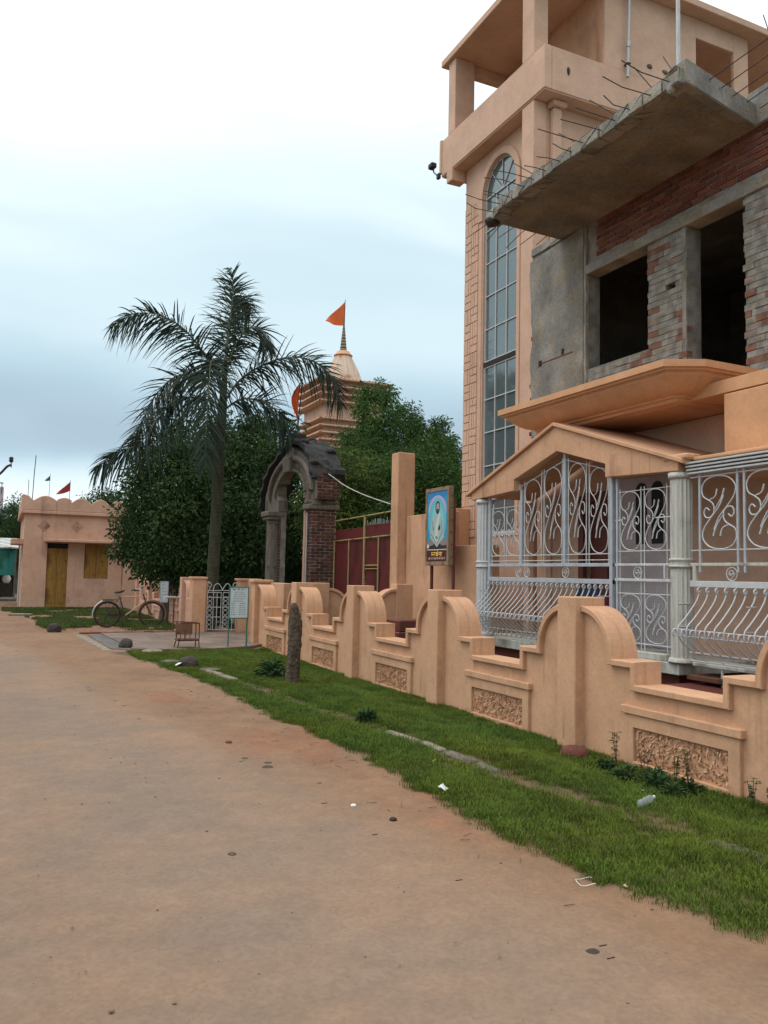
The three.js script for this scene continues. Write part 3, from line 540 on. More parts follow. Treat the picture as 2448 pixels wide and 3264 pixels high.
    const pr = new MB(); const th = 0.055, up = ([d, y], k) => [d, y + k];
    pr.slabX([up(topL[1], 0.003), [11.85, 2.835], [11.85, 2.835 + th], up(topL[1], th)], GX - 0.05, 8.42, 0.008);
    pr.slabX([up(topL[1], 0.003), up(topL[1], th), [7.03, 2.85 + th], [7.03, 2.85]], GX - 0.05, 8.42, 0.008);
    pr.build('porch_roof', M.peach, B);
    // columns: fluted shafts with a ringed waist
    for (const [d, nm] of [[11.53, 0], [7.22, 1]]) {
      const c = sub('veranda_column', B), sh = new MB();
      const flute = (y0, y1) => { const pts = []; for (let i = 0; i < 96; i++) { const a = i / 96 * Math.PI * 2, q = (i % 6) / 6, r = 0.128 - 0.014 * Math.sin(q * Math.PI); pts.push([7.22 + r * Math.cos(a), d + r * Math.sin(a)]); } return new MB().slabY(pts, y0, y1, 0.004).g[0]; };
      sh.add(flute(0.60, 1.655)).add(flute(1.755, 2.70)); sh.build('shaft', nm ? M.ivory : M.white, c);
      new MB().lathe([[0, 0.556], [0.16, 0.556], [0.165, 0.575], [0.15, 0.60], [0.145, 0.615], [0, 0.615]], 7.22, d, 24).build('base_ring', nm ? M.ivory : M.white, c);
      new MB().lathe([[0, 1.65], [0.14, 1.65], [0.148, 1.665], [0.148, 1.675], [0.135, 1.68], [0.135, 1.73], [0.148, 1.735], [0.148, 1.75], [0.138, 1.76], [0, 1.76]], 7.22, d, 24).build('waist_ring', nm ? M.ivory : M.white, c);
      new MB().lathe([[0, 2.69], [0.135, 2.69], [0.15, 2.72], [0.15, 2.765], [0, 2.765]], 7.22, d, 24).build('capital', nm ? M.ivory : M.white, c);
    }
    new MB().box(7.06, 7.30, 2.90, 2.97, 6.98, 7.36, 0.02).build('cap_block', M.peach, B);
    for (const d of [12.0 - 0.32, 11.2]) { const pts = []; for (let i = 0; i < 64; i++) { const a = i / 64 * Math.PI * 2, r = 0.10 - 0.012 * Math.sin((i % 8) / 8 * Math.PI); pts.push([8.22 + r * Math.cos(a), d + r * Math.sin(a)]); } new MB().slabY(pts, 0.56, 2.78, 0.004).build('fluted_pillar', M.peachPale, B); }
    // ---- grilles
    const G = 7.2;
    const grille = (name) => sub(name, B);
    const scrollPts = (fl) => { const a = [[.24, .53], [.15, .57], [.08, .52], [.12, .445], [.25, .435], [.36, .50], [.35, .61], [.2, .68], [.06, .73], [.02, .85], [.14, .955], [.45, 1], [.8, .955], [.965, .84], [.93, .72], [.74, .58], [.5, .43], [.36, .27]]; return fl ? a.map(([x, y]) => [1 - x, 1 - y]) : a; };
    const S = (d0, w, y0, h, pts) => pts.map(([u, v]) => P(G, y0 + h * v, d0 - w * u));          // u runs towards the viewer
    const unit = (root, d0, w, y0, h, m, r = 0.0072) => {
      for (const f of [0, 1]) new MB().tube(spline(S(d0, w, y0, h, scrollPts(f)), 44), r, 5).build('scroll', m, root);
      new MB().tube(spline(S(d0, w, y0, h, [[.46, .82], [.40, .72], [.22, .675]]), 8), q => r * (1.25 - 0.5 * q), 5).tube(spline(S(d0, w, y0, h, [[.66, .82], [.58, .70], [.40, .55]]), 8), q => r * (1.25 - 0.5 * q), 5).build('leaf_scroll', m, root);
      new MB().tube(spline(S(d0, w, y0, h, [[.54, .18], [.60, .28], [.78, .325]]), 8), q => r * (1.25 - 0.5 * q), 5).tube(spline(S(d0, w, y0, h, [[.34, .18], [.42, .30], [.60, .45]]), 8), q => r * (1.25 - 0.5 * q), 5).build('leaf_scroll', m, root);
    };
    const post = (root, d, y0, y1, w, m) => new MB().box(G - w / 2, G + w / 2, y0, y1, d - w / 2, d + w / 2, 0.006).build('upright', m, root);
    const rail = (root, d0, d1, y, h, m, x = G, w = 0.03) => new MB().box(x - w / 2, x + w / 2, y - h / 2, y + h / 2, d0, d1, 0.004).build('rail', m, root);
    const baluster = (root, d, m, top = 1.425) => {
      const p = [[0.0, top - 0.03], [-.035, top - 0.055], [-.05, top - 0.02], [-.025, top + 0.0], [0, top - 0.02]].map(([x, y]) => P(G + x + 0.0, y, d));
      new MB().tube(spline(p, 12), 0.011, 5).tube(spline([P(G - .01, top - .02, d), P(G - .06, top - .14, d), P(G - .24, top - .34, d), P(G - .34, 0.99, d), P(G - .34, .90, d), P(G - .26, .80, d), P(G - .12, .71, d), P(G - .07, .66, d)], 22), 0.0095, 5).build('baluster', m, root);
      new MB().tube(spline([0, 1, 2, 3, 4, 5].map(i => P(G - .345 + 0.028 * Math.sin(i * 1.05), 0.925 + 0.035 * Math.cos(i * 1.05), d + 0.055)), 12, true), 0.0085, 4, false).build('ring', m, root);
    };
    const disc = (root, d, y, m) => { const c = []; for (let i = 0; i <= 20; i++) { const a = i / 20 * 2 * Math.PI; c.push(P(G, y + 0.072 * Math.sin(a), d + 0.072 * Math.cos(a))); } new MB().tube(c, 0.007, 5).tube(spline([P(G, y - .05, d + .01), P(G, y - .01, d - .03), P(G, y + .04, d), P(G, y + .01, d + .04), P(G, y - .02, d + .01)], 14), 0.006, 5).rod(P(G, y, d + .05), P(G, y, d - .05), 0.006, 5).build('roundel', m, root); };
    { // far bay, bulging, under the gable
      const g = grille('veranda_grille'), m = M.greyWhite, w = M.white;
      for (const [d, y0, y1, s] of [[11.33, 1.44, 2.76, 0.055], [10.44, 1.67, 2.84, 0.05], [9.38, 1.67, 3.27, 0.055], [8.40, 0.60, 2.86, 0.06]]) post(g, d, y0, y1, s, m);
      new MB().box(G - .02, G + .02, 2.84, 2.93, 10.47, 10.51, .004).box(G - .02, G + .02, 2.9, 2.99, 8.47, 8.51, .004).box(G - .02, G + .02, 2.76, 2.86, 11.34, 11.38, .004).build('bracket', w, g);
      rail(g, 8.37, 11.36, 1.69, 0.045, m, G, 0.04); rail(g, 8.37, 11.36, 1.47, 0.065, m, G, 0.05); rail(g, 8.40, 11.33, 1.835, 0.014, w, G, 0.014); rail(g, 8.40, 11.33, 1.755, 0.012, w, G, 0.012); rail(g, 10.47, 11.33, 2.60, 0.014, w, G, 0.014);
      const topAt = d => d > 10.5 ? 2.60 : d > 9.4 ? lerp(3.22, 2.93, (d - 9.4) / 1.1) : lerp(2.97, 3.22, (d - 8.4) / 1.0);
      new MB().rod(P(G, 2.90, 10.44), P(G, 3.18, 9.38), 0.008, 5).rod(P(G, 3.18, 9.38), P(G, 2.92, 8.4), 0.008, 5).build('rail', w, g);
      for (const [a, b] of [[11.30, 10.47], [10.40, 9.42], [9.34, 8.44]]) { const n = 2, ww = (a - b) / n; for (let i = 0; i < n; i++) { const s = a - i * ww - 0.035, e = ww - 0.07, top = topAt(s - e / 2) - 0.05; unit(g, s, e, 1.845, top - 1.845, w); for (const dd of [s + 0.005, s - e - 0.005]) new MB().rod(P(G, 1.70, dd), P(G, Math.min(topAt(dd), top + 0.12), dd), 0.008, 5).build('bar', w, g); } }
      disc(g, 10.52, 1.585, w); disc(g, 10.30, 1.585, w); disc(g, 9.37, 1.585, w);
      for (let i = 0; i < 25; i++) baluster(g, 11.30 - i * 0.118, w);
      rail(g, 8.42, 11.33, 0.965, 0.014, w, G - .335, 0.014); rail(g, 8.42, 11.33, 0.895, 0.012, w, G - .335, 0.012); rail(g, 8.42, 11.33, 0.70, 0.016, w, G - .09, 0.016); rail(g, 8.42, 11.33, 0.61, 0.016, w, G - .07, 0.02);
      for (let i = 0; i < 22; i++) { const d = 11.25 - i * 0.13; new MB().tube(spline([P(G - .08, .69, d), P(G - .09, .66, d - .045), P(G - .09, .62, d - .02), P(G - .085, .635, d + .025), P(G - .08, .67, d + .02)], 10), 0.007, 4).build('curl', w, g); }
      for (const d of [11.32, 8.46]) for (const y of [1.28, 0.98]) new MB().rod(P(G, y, d), P(G - .2, y, d), 0.008, 5).build('stay', w, g);
    }
    { // flat bay beside the right column
      const g = grille('veranda_gate_grille'), m = M.greyWhite, w = M.white;
      post(g, 8.30, 0.60, 2.80, 0.035, m); rail(g, 7.36, 8.34, 1.69, 0.03, w); rail(g, 7.36, 8.34, 1.50, 0.035, w); rail(g, 7.36, 8.30, 1.86, 0.014, w, G, 0.014); rail(g, 7.36, 8.3, 2.62, 0.012, w, G, 0.012); rail(g, 7.36, 8.3, 1.33, 0.014, w, G, 0.014); rail(g, 7.36, 8.3, 0.72, 0.014, w, G, 0.014); post(g, 7.47, 1.5, 1.68, 0.03, w);
      for (const s of [8.24, 7.80]) { unit(g, s, 0.36, 1.875, 0.74, w); unit(g, s, 0.36, 0.74, 0.58, w, 0.007); for (const q of [s + .01, s - .37]) new MB().rod(P(G, .64, q), P(G, 2.66, q), 0.008, 5).build('bar', w, g); }
      disc(g, 7.93, 1.59, w); rail(g, 7.36, 7.62, 2.26, 0.016, w, G, 0.016); rail(g, 8.2, 8.34, 2.26, 0.016, w, G, 0.016);
      const mesh = new MB(); for (let d = 7.40; d < 8.3; d += 0.035) mesh.add(chamferBox(G + .028, G + .031, 0.66, 1.46, d, d + .003, 0.0005)); for (let y = 0.66; y < 1.46; y += 0.035) mesh.add(chamferBox(G + .0315, G + .0345, y, y + .003, 7.38, 8.3, 0.0005)); const o = mesh.build('wire_mesh', M.greyWhite, g); o.userData.kind = 'stuff';
    }
    { // near bay, bulging again
      const g = grille('veranda_grille'), m = M.greyWhite, w = M.white;
      rail(g, 4.4, 7.06, 1.69, 0.035, M.ivory); rail(g, 4.4, 7.06, 1.47, 0.07, w, G, 0.05); rail(g, 4.4, 7.06, 1.85, 0.014, w, G, 0.014); rail(g, 4.4, 7.06, 2.69, 0.016, w, G, 0.016); post(g, 7.0, 1.5, 1.70, 0.045, M.ivory);
      for (const s of [6.90, 6.28, 5.66, 5.04]) { unit(g, s, 0.50, 1.86, 0.82, w, 0.009); for (const q of [s + .02, s - .51]) new MB().box(G - .012, G + .012, 1.60, 2.85, q - .014, q + .014, .003).build('bar', m, g); }
      disc(g, 6.48, 1.585, w); disc(g, 5.2, 1.585, w);
      for (let i = 0; i < 20; i++) baluster(g, 6.92 - i * 0.128, w);
      rail(g, 4.4, 7.0, 0.965, 0.014, w, G - .335, 0.014); rail(g, 4.4, 7.0, 0.895, 0.012, w, G - .335, 0.012); rail(g, 4.4, 7.0, 0.70, 0.016, w, G - .09, 0.016); rail(g, 4.4, 7.0, 0.61, 0.016, w, G - .07, 0.02);
      for (const d of [7.03, 6.1]) for (const y of [1.24, 0.98]) new MB().rod(P(G, y, d + .06), P(G - .22, y, d), 0.010, 5).build('stay', w, g);
      new MB().box(G - .11, G + .30, 0.556, 0.60, 4.4, 6.95, .008).build('grille_shelf', M.marble, g);
      const c = new MB(); for (let i = 0; i < 4; i++) { const y = 2.725 + i * 0.038; new MB().box(G - .06 - .012 * i, G + .10, y, y + .022, 4.4, 7.06, .004).build('louvre_slat', w, g); }
      new MB().box(G - .03, G + .42, 2.885, 2.925, 4.4, 7.0, .01).build('canopy_top', M.orange, g);
    }
  }
  rebase(B, 8.4, 0, 8);
  // things standing about in the veranda and beside it
  const blk = thing('step_block', 'two-tier dark red step block beyond the veranda, seen over the dip in the street wall', 'steps');
  new MB().box(6.20, 7.0, -0.2, 0.53, 12.62, 13.2, 0.015).build('lower_step', M.maroon, blk); new MB().box(6.24, 6.95, 0.53, 0.73, 12.66, 13.2, 0.015).build('upper_step', M.maroon, blk); rebase(blk, 6.6, 0, 13);
  // two pieces of washing over the floor-level rail inside
  const cloth = (name, c, d, y0, y1, w, label) => { const g = new THREE.PlaneGeometry(w, y1 - y0, 24, 10), q = g.attributes.position; for (let i = 0; i < q.count; i++) { const x = q.getX(i), y = q.getY(i); q.setZ(i, 0.03 * Math.sin(x * 24 + y * 2) + 0.02 * Math.sin(x * 51)); q.setX(i, x * (1 - 0.08 * (y / (y1 - y0)))); } g.computeVertexNormals(); g.rotateY(-Math.PI / 2); g.translate(7.80, (y0 + y1) / 2, -d); single(name, new MB().add(g), mat(c, { t: 'plaster', size: 0.4, rough: 0.95 }), label, 'cloth'); };
  cloth('hanging_cloth', [0.05, 0.06, 0.12], 9.62, 0.60, 1.40, 0.5, 'dark blue cloth hanging behind the white veranda balusters');
  cloth('hanging_cloth', [0.16, 0.02, 0.04], 9.15, 0.9, 1.43, 0.24, 'dark red cloth hanging beside the blue one behind the balusters');
}
// ================================================================ TALL PEACH STAIR TOWER
{
  const B = thing('stair_tower', 'tall peach tower with one long arched window and an open pavilion on top', 'tower');
  const XT = 8.8, XP = 8.5, DN = 12.05, DF = 14.97, YB = 10.31;
  const wd0 = 13.02, wd1 = 14.23, wm = (wd0 + wd1) / 2, wr = (wd1 - wd0) / 2, ws = 9.36;
  const hole = [[wd0, 2.37], [wd1, 2.37], [wd1, ws], ...arc(wm, ws, wr, wr * 1.08, 0, Math.PI, 20).slice(1), ].map(p => p);
  new MB().slabX([[DN + 0.01, 0], [DF, 0], [DF, YB], [DN + 0.01, YB]], XT, XT + 0.25, 0.005, [hole]).build('front_wall', M.peachPale, B);
  new MB().box(XP, XT - 0.003, 0, YB, DN, DN + 0.38, 0.01).build('corner_pilaster', M.peachPale, B);
  new MB().box(XT + 0.255, 20, 0, YB, DN + 0.012, DN + 0.2).box(XT + 0.255, 20, 0, YB, DF - 0.2, DF - 0.01).box(20.003, 20.2, 0, YB, DN, DF).build('side_wall', M.peachPale, B);
  new MB().box(XT + 0.255, 19.99, YB - 0.12, YB - 0.01, DN + 0.21, DF - 0.21).build('stair_ceiling', M.cementDark, B);
  new MB().box(XT + 1.9, XT + 2.0, 0, YB - 0.13, DN + 0.21, DF - 0.21).build('inner_wall', M.dark, B);
  // plaster surround of the arch
  const ringO = [[wd0 - 0.16, 8.9], ...arc(wm, ws, wr + 0.16, (wr + 0.16) * 1.06, Math.PI, 0, 26), [wd1 + 0.16, 8.9]], ringI = [[wd1 + 0.01, 8.9], ...arc(wm, ws, wr + 0.01, wr * 1.08 + 0.01, 0, Math.PI, 26), [wd0 - 0.01, 8.9]];
  new MB().slabX([...ringO, ...ringI], XT - 0.045, XT + 0.03, 0.008).build('arch_surround', M.peachPale, B);
  for (const d of [wd0 - 0.085, wd1 + 0.085]) new MB().box(XT - 0.02, XT + 0.01, 2.3, 8.9, d - 0.05, d + 0.05, 0.006).build('window_surround', M.peachPale, B);
  // window: frame, bars and single panes
  const W = sub('window', B), ys = [2.37, 3.05, 3.74, 4.43, 5.11, 5.79], yu = [5.89, 6.57, 7.27, 7.96, 8.66, 9.36], ds = [wd0 + 0.02, wd0 + 0.42, wd0 + 0.81, wd1 - 0.02];
  const pane = (poly, i) => { const g = new MB().slabX(poly, XT + 0.075, XT + 0.081, 0.001).geo(); const o = new THREE.Mesh(g, M.glass); o.name = 'pane'; const c = poly.reduce((a, p) => [a[0] + p[0] / poly.length, a[1] + p[1] / poly.length], [0, 0]); const ry = rr(-0.006, 0.006), rz = rr(-0.008, 0.008); g.translate(-(XT + 0.078), -c[1], c[0]); g.rotateY(ry); g.rotateZ(rz); g.translate(XT + 0.078, c[1], -c[0]); W.add(o); };
  for (const Y of [ys, yu]) for (let j = 0; j < 5; j++) for (let i = 0; i < 3; i++) pane([[ds[i] + 0.006, Y[j] + 0.006], [ds[i + 1] - 0.006, Y[j] + 0.006], [ds[i + 1] - 0.006, Y[j + 1] - 0.006], [ds[i] + 0.006, Y[j + 1] - 0.006]]);
  const fans = [0, 0.85, Math.PI / 2, Math.PI - 0.85, Math.PI];
  for (let i = 0; i < 4; i++) pane([[wm, ws + 0.012], ...arc(wm, ws + 0.012, wr - 0.015, (wr - 0.015) * 1.08, fans[i] + 0.01, fans[i + 1] - 0.01, 8)]);
  const bar = (a, b, c, d, w = 0.014) => new MB().box(XT + 0.05, XT + 0.074, a, b, c, d, 0.003).build('glazing_bar', M.white, W);
  for (const Y of [ys.slice(1, -1), yu.slice(1, -1)]) for (const y of Y) bar(y - 0.011, y + 0.011, wd0 + 0.02, wd1 - 0.02);
  for (const [y0, y1] of [[2.37, 5.79], [5.89, 9.36]]) { for (const d of ds.slice(1, 3)) new MB().box(XT + 0.0515, XT + 0.0755, y0 + 0.02, y1 - 0.02, d - 0.011, d + 0.011, 0.003).build('glazing_bar', M.white, W); }
  for (const a of fans.slice(1, 4)) new MB().rod(P(XT + 0.062, ws, wm), P(XT + 0.062, ws + wr * 1.06 * Math.sin(a), wm + wr * 0.98 * Math.cos(a)), 0.011, 5).build('glazing_bar', M.white, W);
  const fr = new MB(); for (const [y0, y1] of [[2.37, 5.79], [5.89, 9.38]]) { fr.box(XT + 0.045, XT + 0.083, y0, y0 + 0.026, wd0, wd1, 0.004).box(XT + 0.045, XT + 0.083, y1 - 0.026, y1, wd0, wd1, 0.004); for (const d of [wd0 + 0.013, wd1 - 0.013]) fr.box(XT + 0.047, XT + 0.081, y0 + 0.02, y1 - 0.02, d - 0.013, d + 0.013, 0.004); }
  fr.tube(arc(wm, ws, wr - 0.012, (wr - 0.012) * 1.08, 0, Math.PI, 24).map(([d, y]) => P(XT + 0.06, y, d)), 0.014, 5); fr.build('window_frame', M.white, W);
  new MB().box(XT + 0.03, XT + 0.12, 5.79, 5.89, wd0 + 0.001, wd1 - 0.001, 0.004).build('transom_gap', M.dark, W);
  new MB().box(XT - 0.02, XT - 0.0, 2.30, 2.365, wd0 - 0.04, wd1 + 0.04, 0.006).build('window_sill', M.white, W);
  // scored plaster: plates laid in a basket pattern on the strip left of the window
  {
    const a0 = 14.43, a1 = 14.955, s = sub('scored_plaster', B); let y = 2.30, k = 0;
    const plate = (d0, d1, y0, y1) => new MB().box(XT - 0.02, XT + 0.004, y0, y1, d0, d1, 0.004).build('plaster_plate', M.peachPale, s);
    while (y < 9.2) {
      const h = 0.162, g = 0.009, m = 14.69 + rr(-0.015, 0.015);
      if (k % 2 === 0) { const v = 14.80 + rr(-0.02, 0.02), u = 14.57 + rr(-0.01, 0.01); plate(a0, m - g, y + g, y + h - g); plate(a0, u - g, y + h + g, y + 2 * h - g); plate(u + g, m - g, y + h + g, y + 2 * h - g); plate(m + g, v - g, y + g, y + 2 * h - g); plate(v + g, a1, y + g, y + 2 * h - g); }
      else { const u = 14.52 + rr(-0.01, 0.01), v = 14.60 + rr(-0.01, 0.01); plate(a0, u - g, y + g, y + 2 * h - g); plate(u + g, v - g, y + g, y + 2 * h - g); plate(v + g, m - g, y + g, y + 2 * h - g); plate(m + g, a1, y + g, y + h - g); plate(m + g, a1, y + h + g, y + 2 * h - g); }
      y += 2 * h; k++;
    }
  }
  // ---- pavilion: parapet box, posts, roof
  const NX = 8.47, ND = 11.68, FD = 15.5;
  const pv = sub('pavilion', B), pp = M.peachPale;
  new MB().box(NX, NX + 0.16, 10.34, 11.17, ND, FD, 0.012).build('parapet', pp, pv);
  new MB().box(NX + 0.163, 16, 10.338, 11.17, ND + 0.003, ND + 0.16, 0.012).build('parapet', pp, pv);
  new MB().box(NX + 0.163, 16, 10.338, 11.17, FD - 0.16, FD - 0.003, 0.012).build('parapet', pp, pv);
  new MB().box(NX + 0.02, 16, 10.315, 10.337, ND + 0.02, FD - 0.02, 0.004).build('pavilion_floor', pp, pv);
  new MB().box(NX - 0.02, XT - 0.01, 10.06, 10.335, DF + 0.02, DF + 0.26, 0.012).build('bracket_beam', pp, pv);
  new MB().box(NX - 0.028, NX + 0.14, 10.42, 11.19, FD - 0.02, FD + 0.06, 0.01).build('corner_block', pp, pv);
  new MB().box(NX + 0.01, NX + 0.33, 11.171, 12.83, DN - 0.02, DN + 0.36, 0.012).build('post', pp, pv);
  new MB().box(NX + 0.01, NX + 0.50, 11.171, 12.83, FD - 0.55, FD - 0.25, 0.012).build('post', pp, pv);
  new MB().box(NX + 0.503, 9.86, 12.62, 12.83, FD - 0.45, FD - 0.25, 0.008).build('header_beam', pp, pv);
  new MB().box(9.86, 12.18, 11.171, 12.83, ND + 0.02, ND + 0.1, 0.01).build('pavilion_wall', pp, pv);
  new MB().box(9.863, 9.99, 11.171, 12.83, ND + 0.103, FD - 0.4, 0.006).build('pavilion_wall', M.peach, pv);
  new MB().box(9.9, 16, 11.171, 12.83, 13.4, 13.5, 0.006).build('pavilion_wall', M.peach, pv);
  new MB().box(13.22, 13.64, 11.171, 12.83, ND + 0.02, ND + 0.1, 0.01).build('post', pp, pv);
  new MB().box(12.18, 13.22, 12.42, 12.83, ND + 0.021, ND + 0.1, 0.008).build('header_beam', pp, pv);
  new MB().box(8.40, 16.5, 12.83, 12.98, 11.42, 15.46, 0.012).build('pavilion_roof', pp, pv);
  // drain boxed in plaster, weep hole, rain-water leader
  new MB().box(8.86, 9.06, 7.2, 10.2, DN - 0.13, DN + 0.01, 0.03).build('boxed_drain', pp, B); new MB().box(8.80, 9.12, 10.2, 10.312, DN - 0.2, DN + 0.01, 0.02).build('drain_head', pp, B);
  new MB().add(rockGeo(0.05, 1.6, 4, 1).scale(0.7, 1, 0.5).translate(9.0, 10.78, -ND)).build('weep_stain', M.stoneDark, B);
  for (const x of [10.95, 11.35]) new MB().add(rockGeo(0.07, 0.7, x, 1).scale(1, 1, 0.5).translate(x, 11.45, -ND - 0.02)).build('plaster_chip', M.stone, B);
  rebase(B, 9.5, 0, 13.5);
  // floodlight clamped to the pavilion corner
  const fl = thing('floodlight', 'small dark floodlight clamped to the outer corner of the tower pavilion', 'light');
  new MB().box(8.28, 8.42, 10.60, 10.72, 15.62, 15.80, 0.02).build('lamp_housing', M.iron, fl); new MB().tube([P(8.46, 10.45, 15.55), P(8.40, 10.42, 15.6), P(8.36, 10.5, 15.66), P(8.36, 10.62, 15.68)], 0.016, 6).build('arm', M.iron, fl); new MB().box(8.38, 8.45, 10.30, 10.42, 15.48, 15.58, 0.01).build('control_box', M.iron, fl); rebase(fl, 8.4, 10.5, 15.6);
  const p1 = thing('standing_pipe', 'pale galvanised pipe standing against the side of the peach tower pavilion', 'pipe'); new MB().rod(P(10.32, 11.0, 11.6), P(10.40, 14.2, 11.6), 0.03, 8).build('tube', M.steelPipe, p1); new MB().rod(P(10.335, 11.6, 11.6), P(10.338, 11.72, 11.6), 0.042, 8).rod(P(10.363, 12.7, 11.6), P(10.366, 12.8, 11.6), 0.042, 8).build('coupling', M.steelPipe, p1); new MB().box(10.29, 10.37, 11.25, 11.28, 11.56, 11.68, .005).build('clamp', M.iron, p1); rebase(p1, 10.33, 11, 11.6);
  const p2 = thing('roof_pipe', 'pale upright pipe rising from the ragged corner of the concrete roof slab', 'pipe'); new MB().rod(P(6.98, 7.45, 6.98), P(6.98, 9.4, 6.98), 0.024, 8).build('tube', M.steelPipe, p2); new MB().rod(P(6.98, 7.36, 6.98), P(6.98, 7.52, 6.98), 0.032, 8).build('socket', M.iron, p2); rebase(p2, 6.98, 7.36, 6.98);
}
// ================================================================ COMPOUND WALL, PILLAR, RED GATE
{
  const w = thing('compound_wall', 'high plain peach wall behind the painted portrait board, stepping down towards the veranda', 'wall');
  new MB().box(7.60, 7.80, -0.2, 2.72, 13.35, 15.18, 0.01).build('wall_panel', M.peach, w); new MB().box(7.58, 7.82, -0.2, 2.06, 12.0, 13.347, 0.01).build('wall_panel', M.peach, w);
  new MB().box(8.35, 8.78, -0.2, 2.90, 14.62, 15.15, 0.01).build('wall_stub', M.orange, w); rebase(w, 7.7, 0, 13.6);
  const p = thing('tall_pillar', 'tall square peach pillar beside the dark red sheet gate', 'pillar');
  new MB().box(7.40, 7.79, -0.2, 4.05, 15.2, 15.53, 0.012).build('shaft', M.peach, p); const rb = new MB(); for (let i = 0; i < 4; i++) { const x = 7.46 + 0.09 * i, d = 15.26 + 0.07 * (i % 3); new MB().rod(P(x, 4.0, d), P(x + rr(-.02, .02), 4.05 + rr(0.15, 0.32), d), 0.006, 4).build('reinforcing_bar', M.iron, p); } rebase(p, 7.6, 0, 15.36);
  const g = thing('red_gate', 'dark red sheet metal gate in a thin pale pipe frame between pillar and brick gateway', 'gate');
  const X = 7.5;
  for (const [a, b] of [[15.55, 16.32], [16.34, 17.08], [17.13, 18.0], [18.02, 18.95]]) new MB().box(X + 0.03, X + 0.04, 0.1, 2.30, a, b, 0.003).build('sheet_panel', M.gateRed, g);
  new MB().box(X + 0.03, X + 0.04, 2.34, 2.62, 15.55, 17.08, 0.003).build('sheet_panel', M.gateRed, g); new MB().box(X + 0.03, X + 0.04, 2.32, 2.58, 17.13, 18.95, 0.003).build('sheet_panel', M.gateRed, g);
  const pipe = (a, b, r = 0.018, m = M.gold) => new MB().rod(a, b, r, 6).build('frame_pipe', m, g);
  pipe(P(X, 2.85, 15.55), P(X, 2.80, 19.0)); pipe(P(X, 2.345, 15.55), P(X, 2.30, 19.0)); pipe(P(X, 0.1, 17.10), P(X, 2.82, 17.10), 0.028); pipe(P(X, 0.1, 18.01), P(X, 2.31, 18.01)); pipe(P(X, 0.1, 18.94), P(X, 2.30, 18.94)); pipe(P(X, 0.1, 16.33), P(X, 2.33, 16.33)); pipe(P(X, 1.705, 16.33), P(X, 1.70, 17.05)); pipe(P(X + .01, 1.63, 16.36), P(X + .01, 1.625, 17.05), 0.014); pipe(P(X, 0.12, 15.55), P(X, 0.12, 19.0));
  for (let i = 0; i < 22; i++) { const d = 15.6 + i * 0.067 + rr(-.015, .015); new MB().rod(P(X + .02, 2.61, d), P(X + .02 + rr(-.01, .01), 2.61 + rr(0.05, 0.14), d + rr(-.015, .015)), 0.006, 4).build('spike', M.chrome, g); }
  rebase(g, 7.5, 0, 17.2);
}
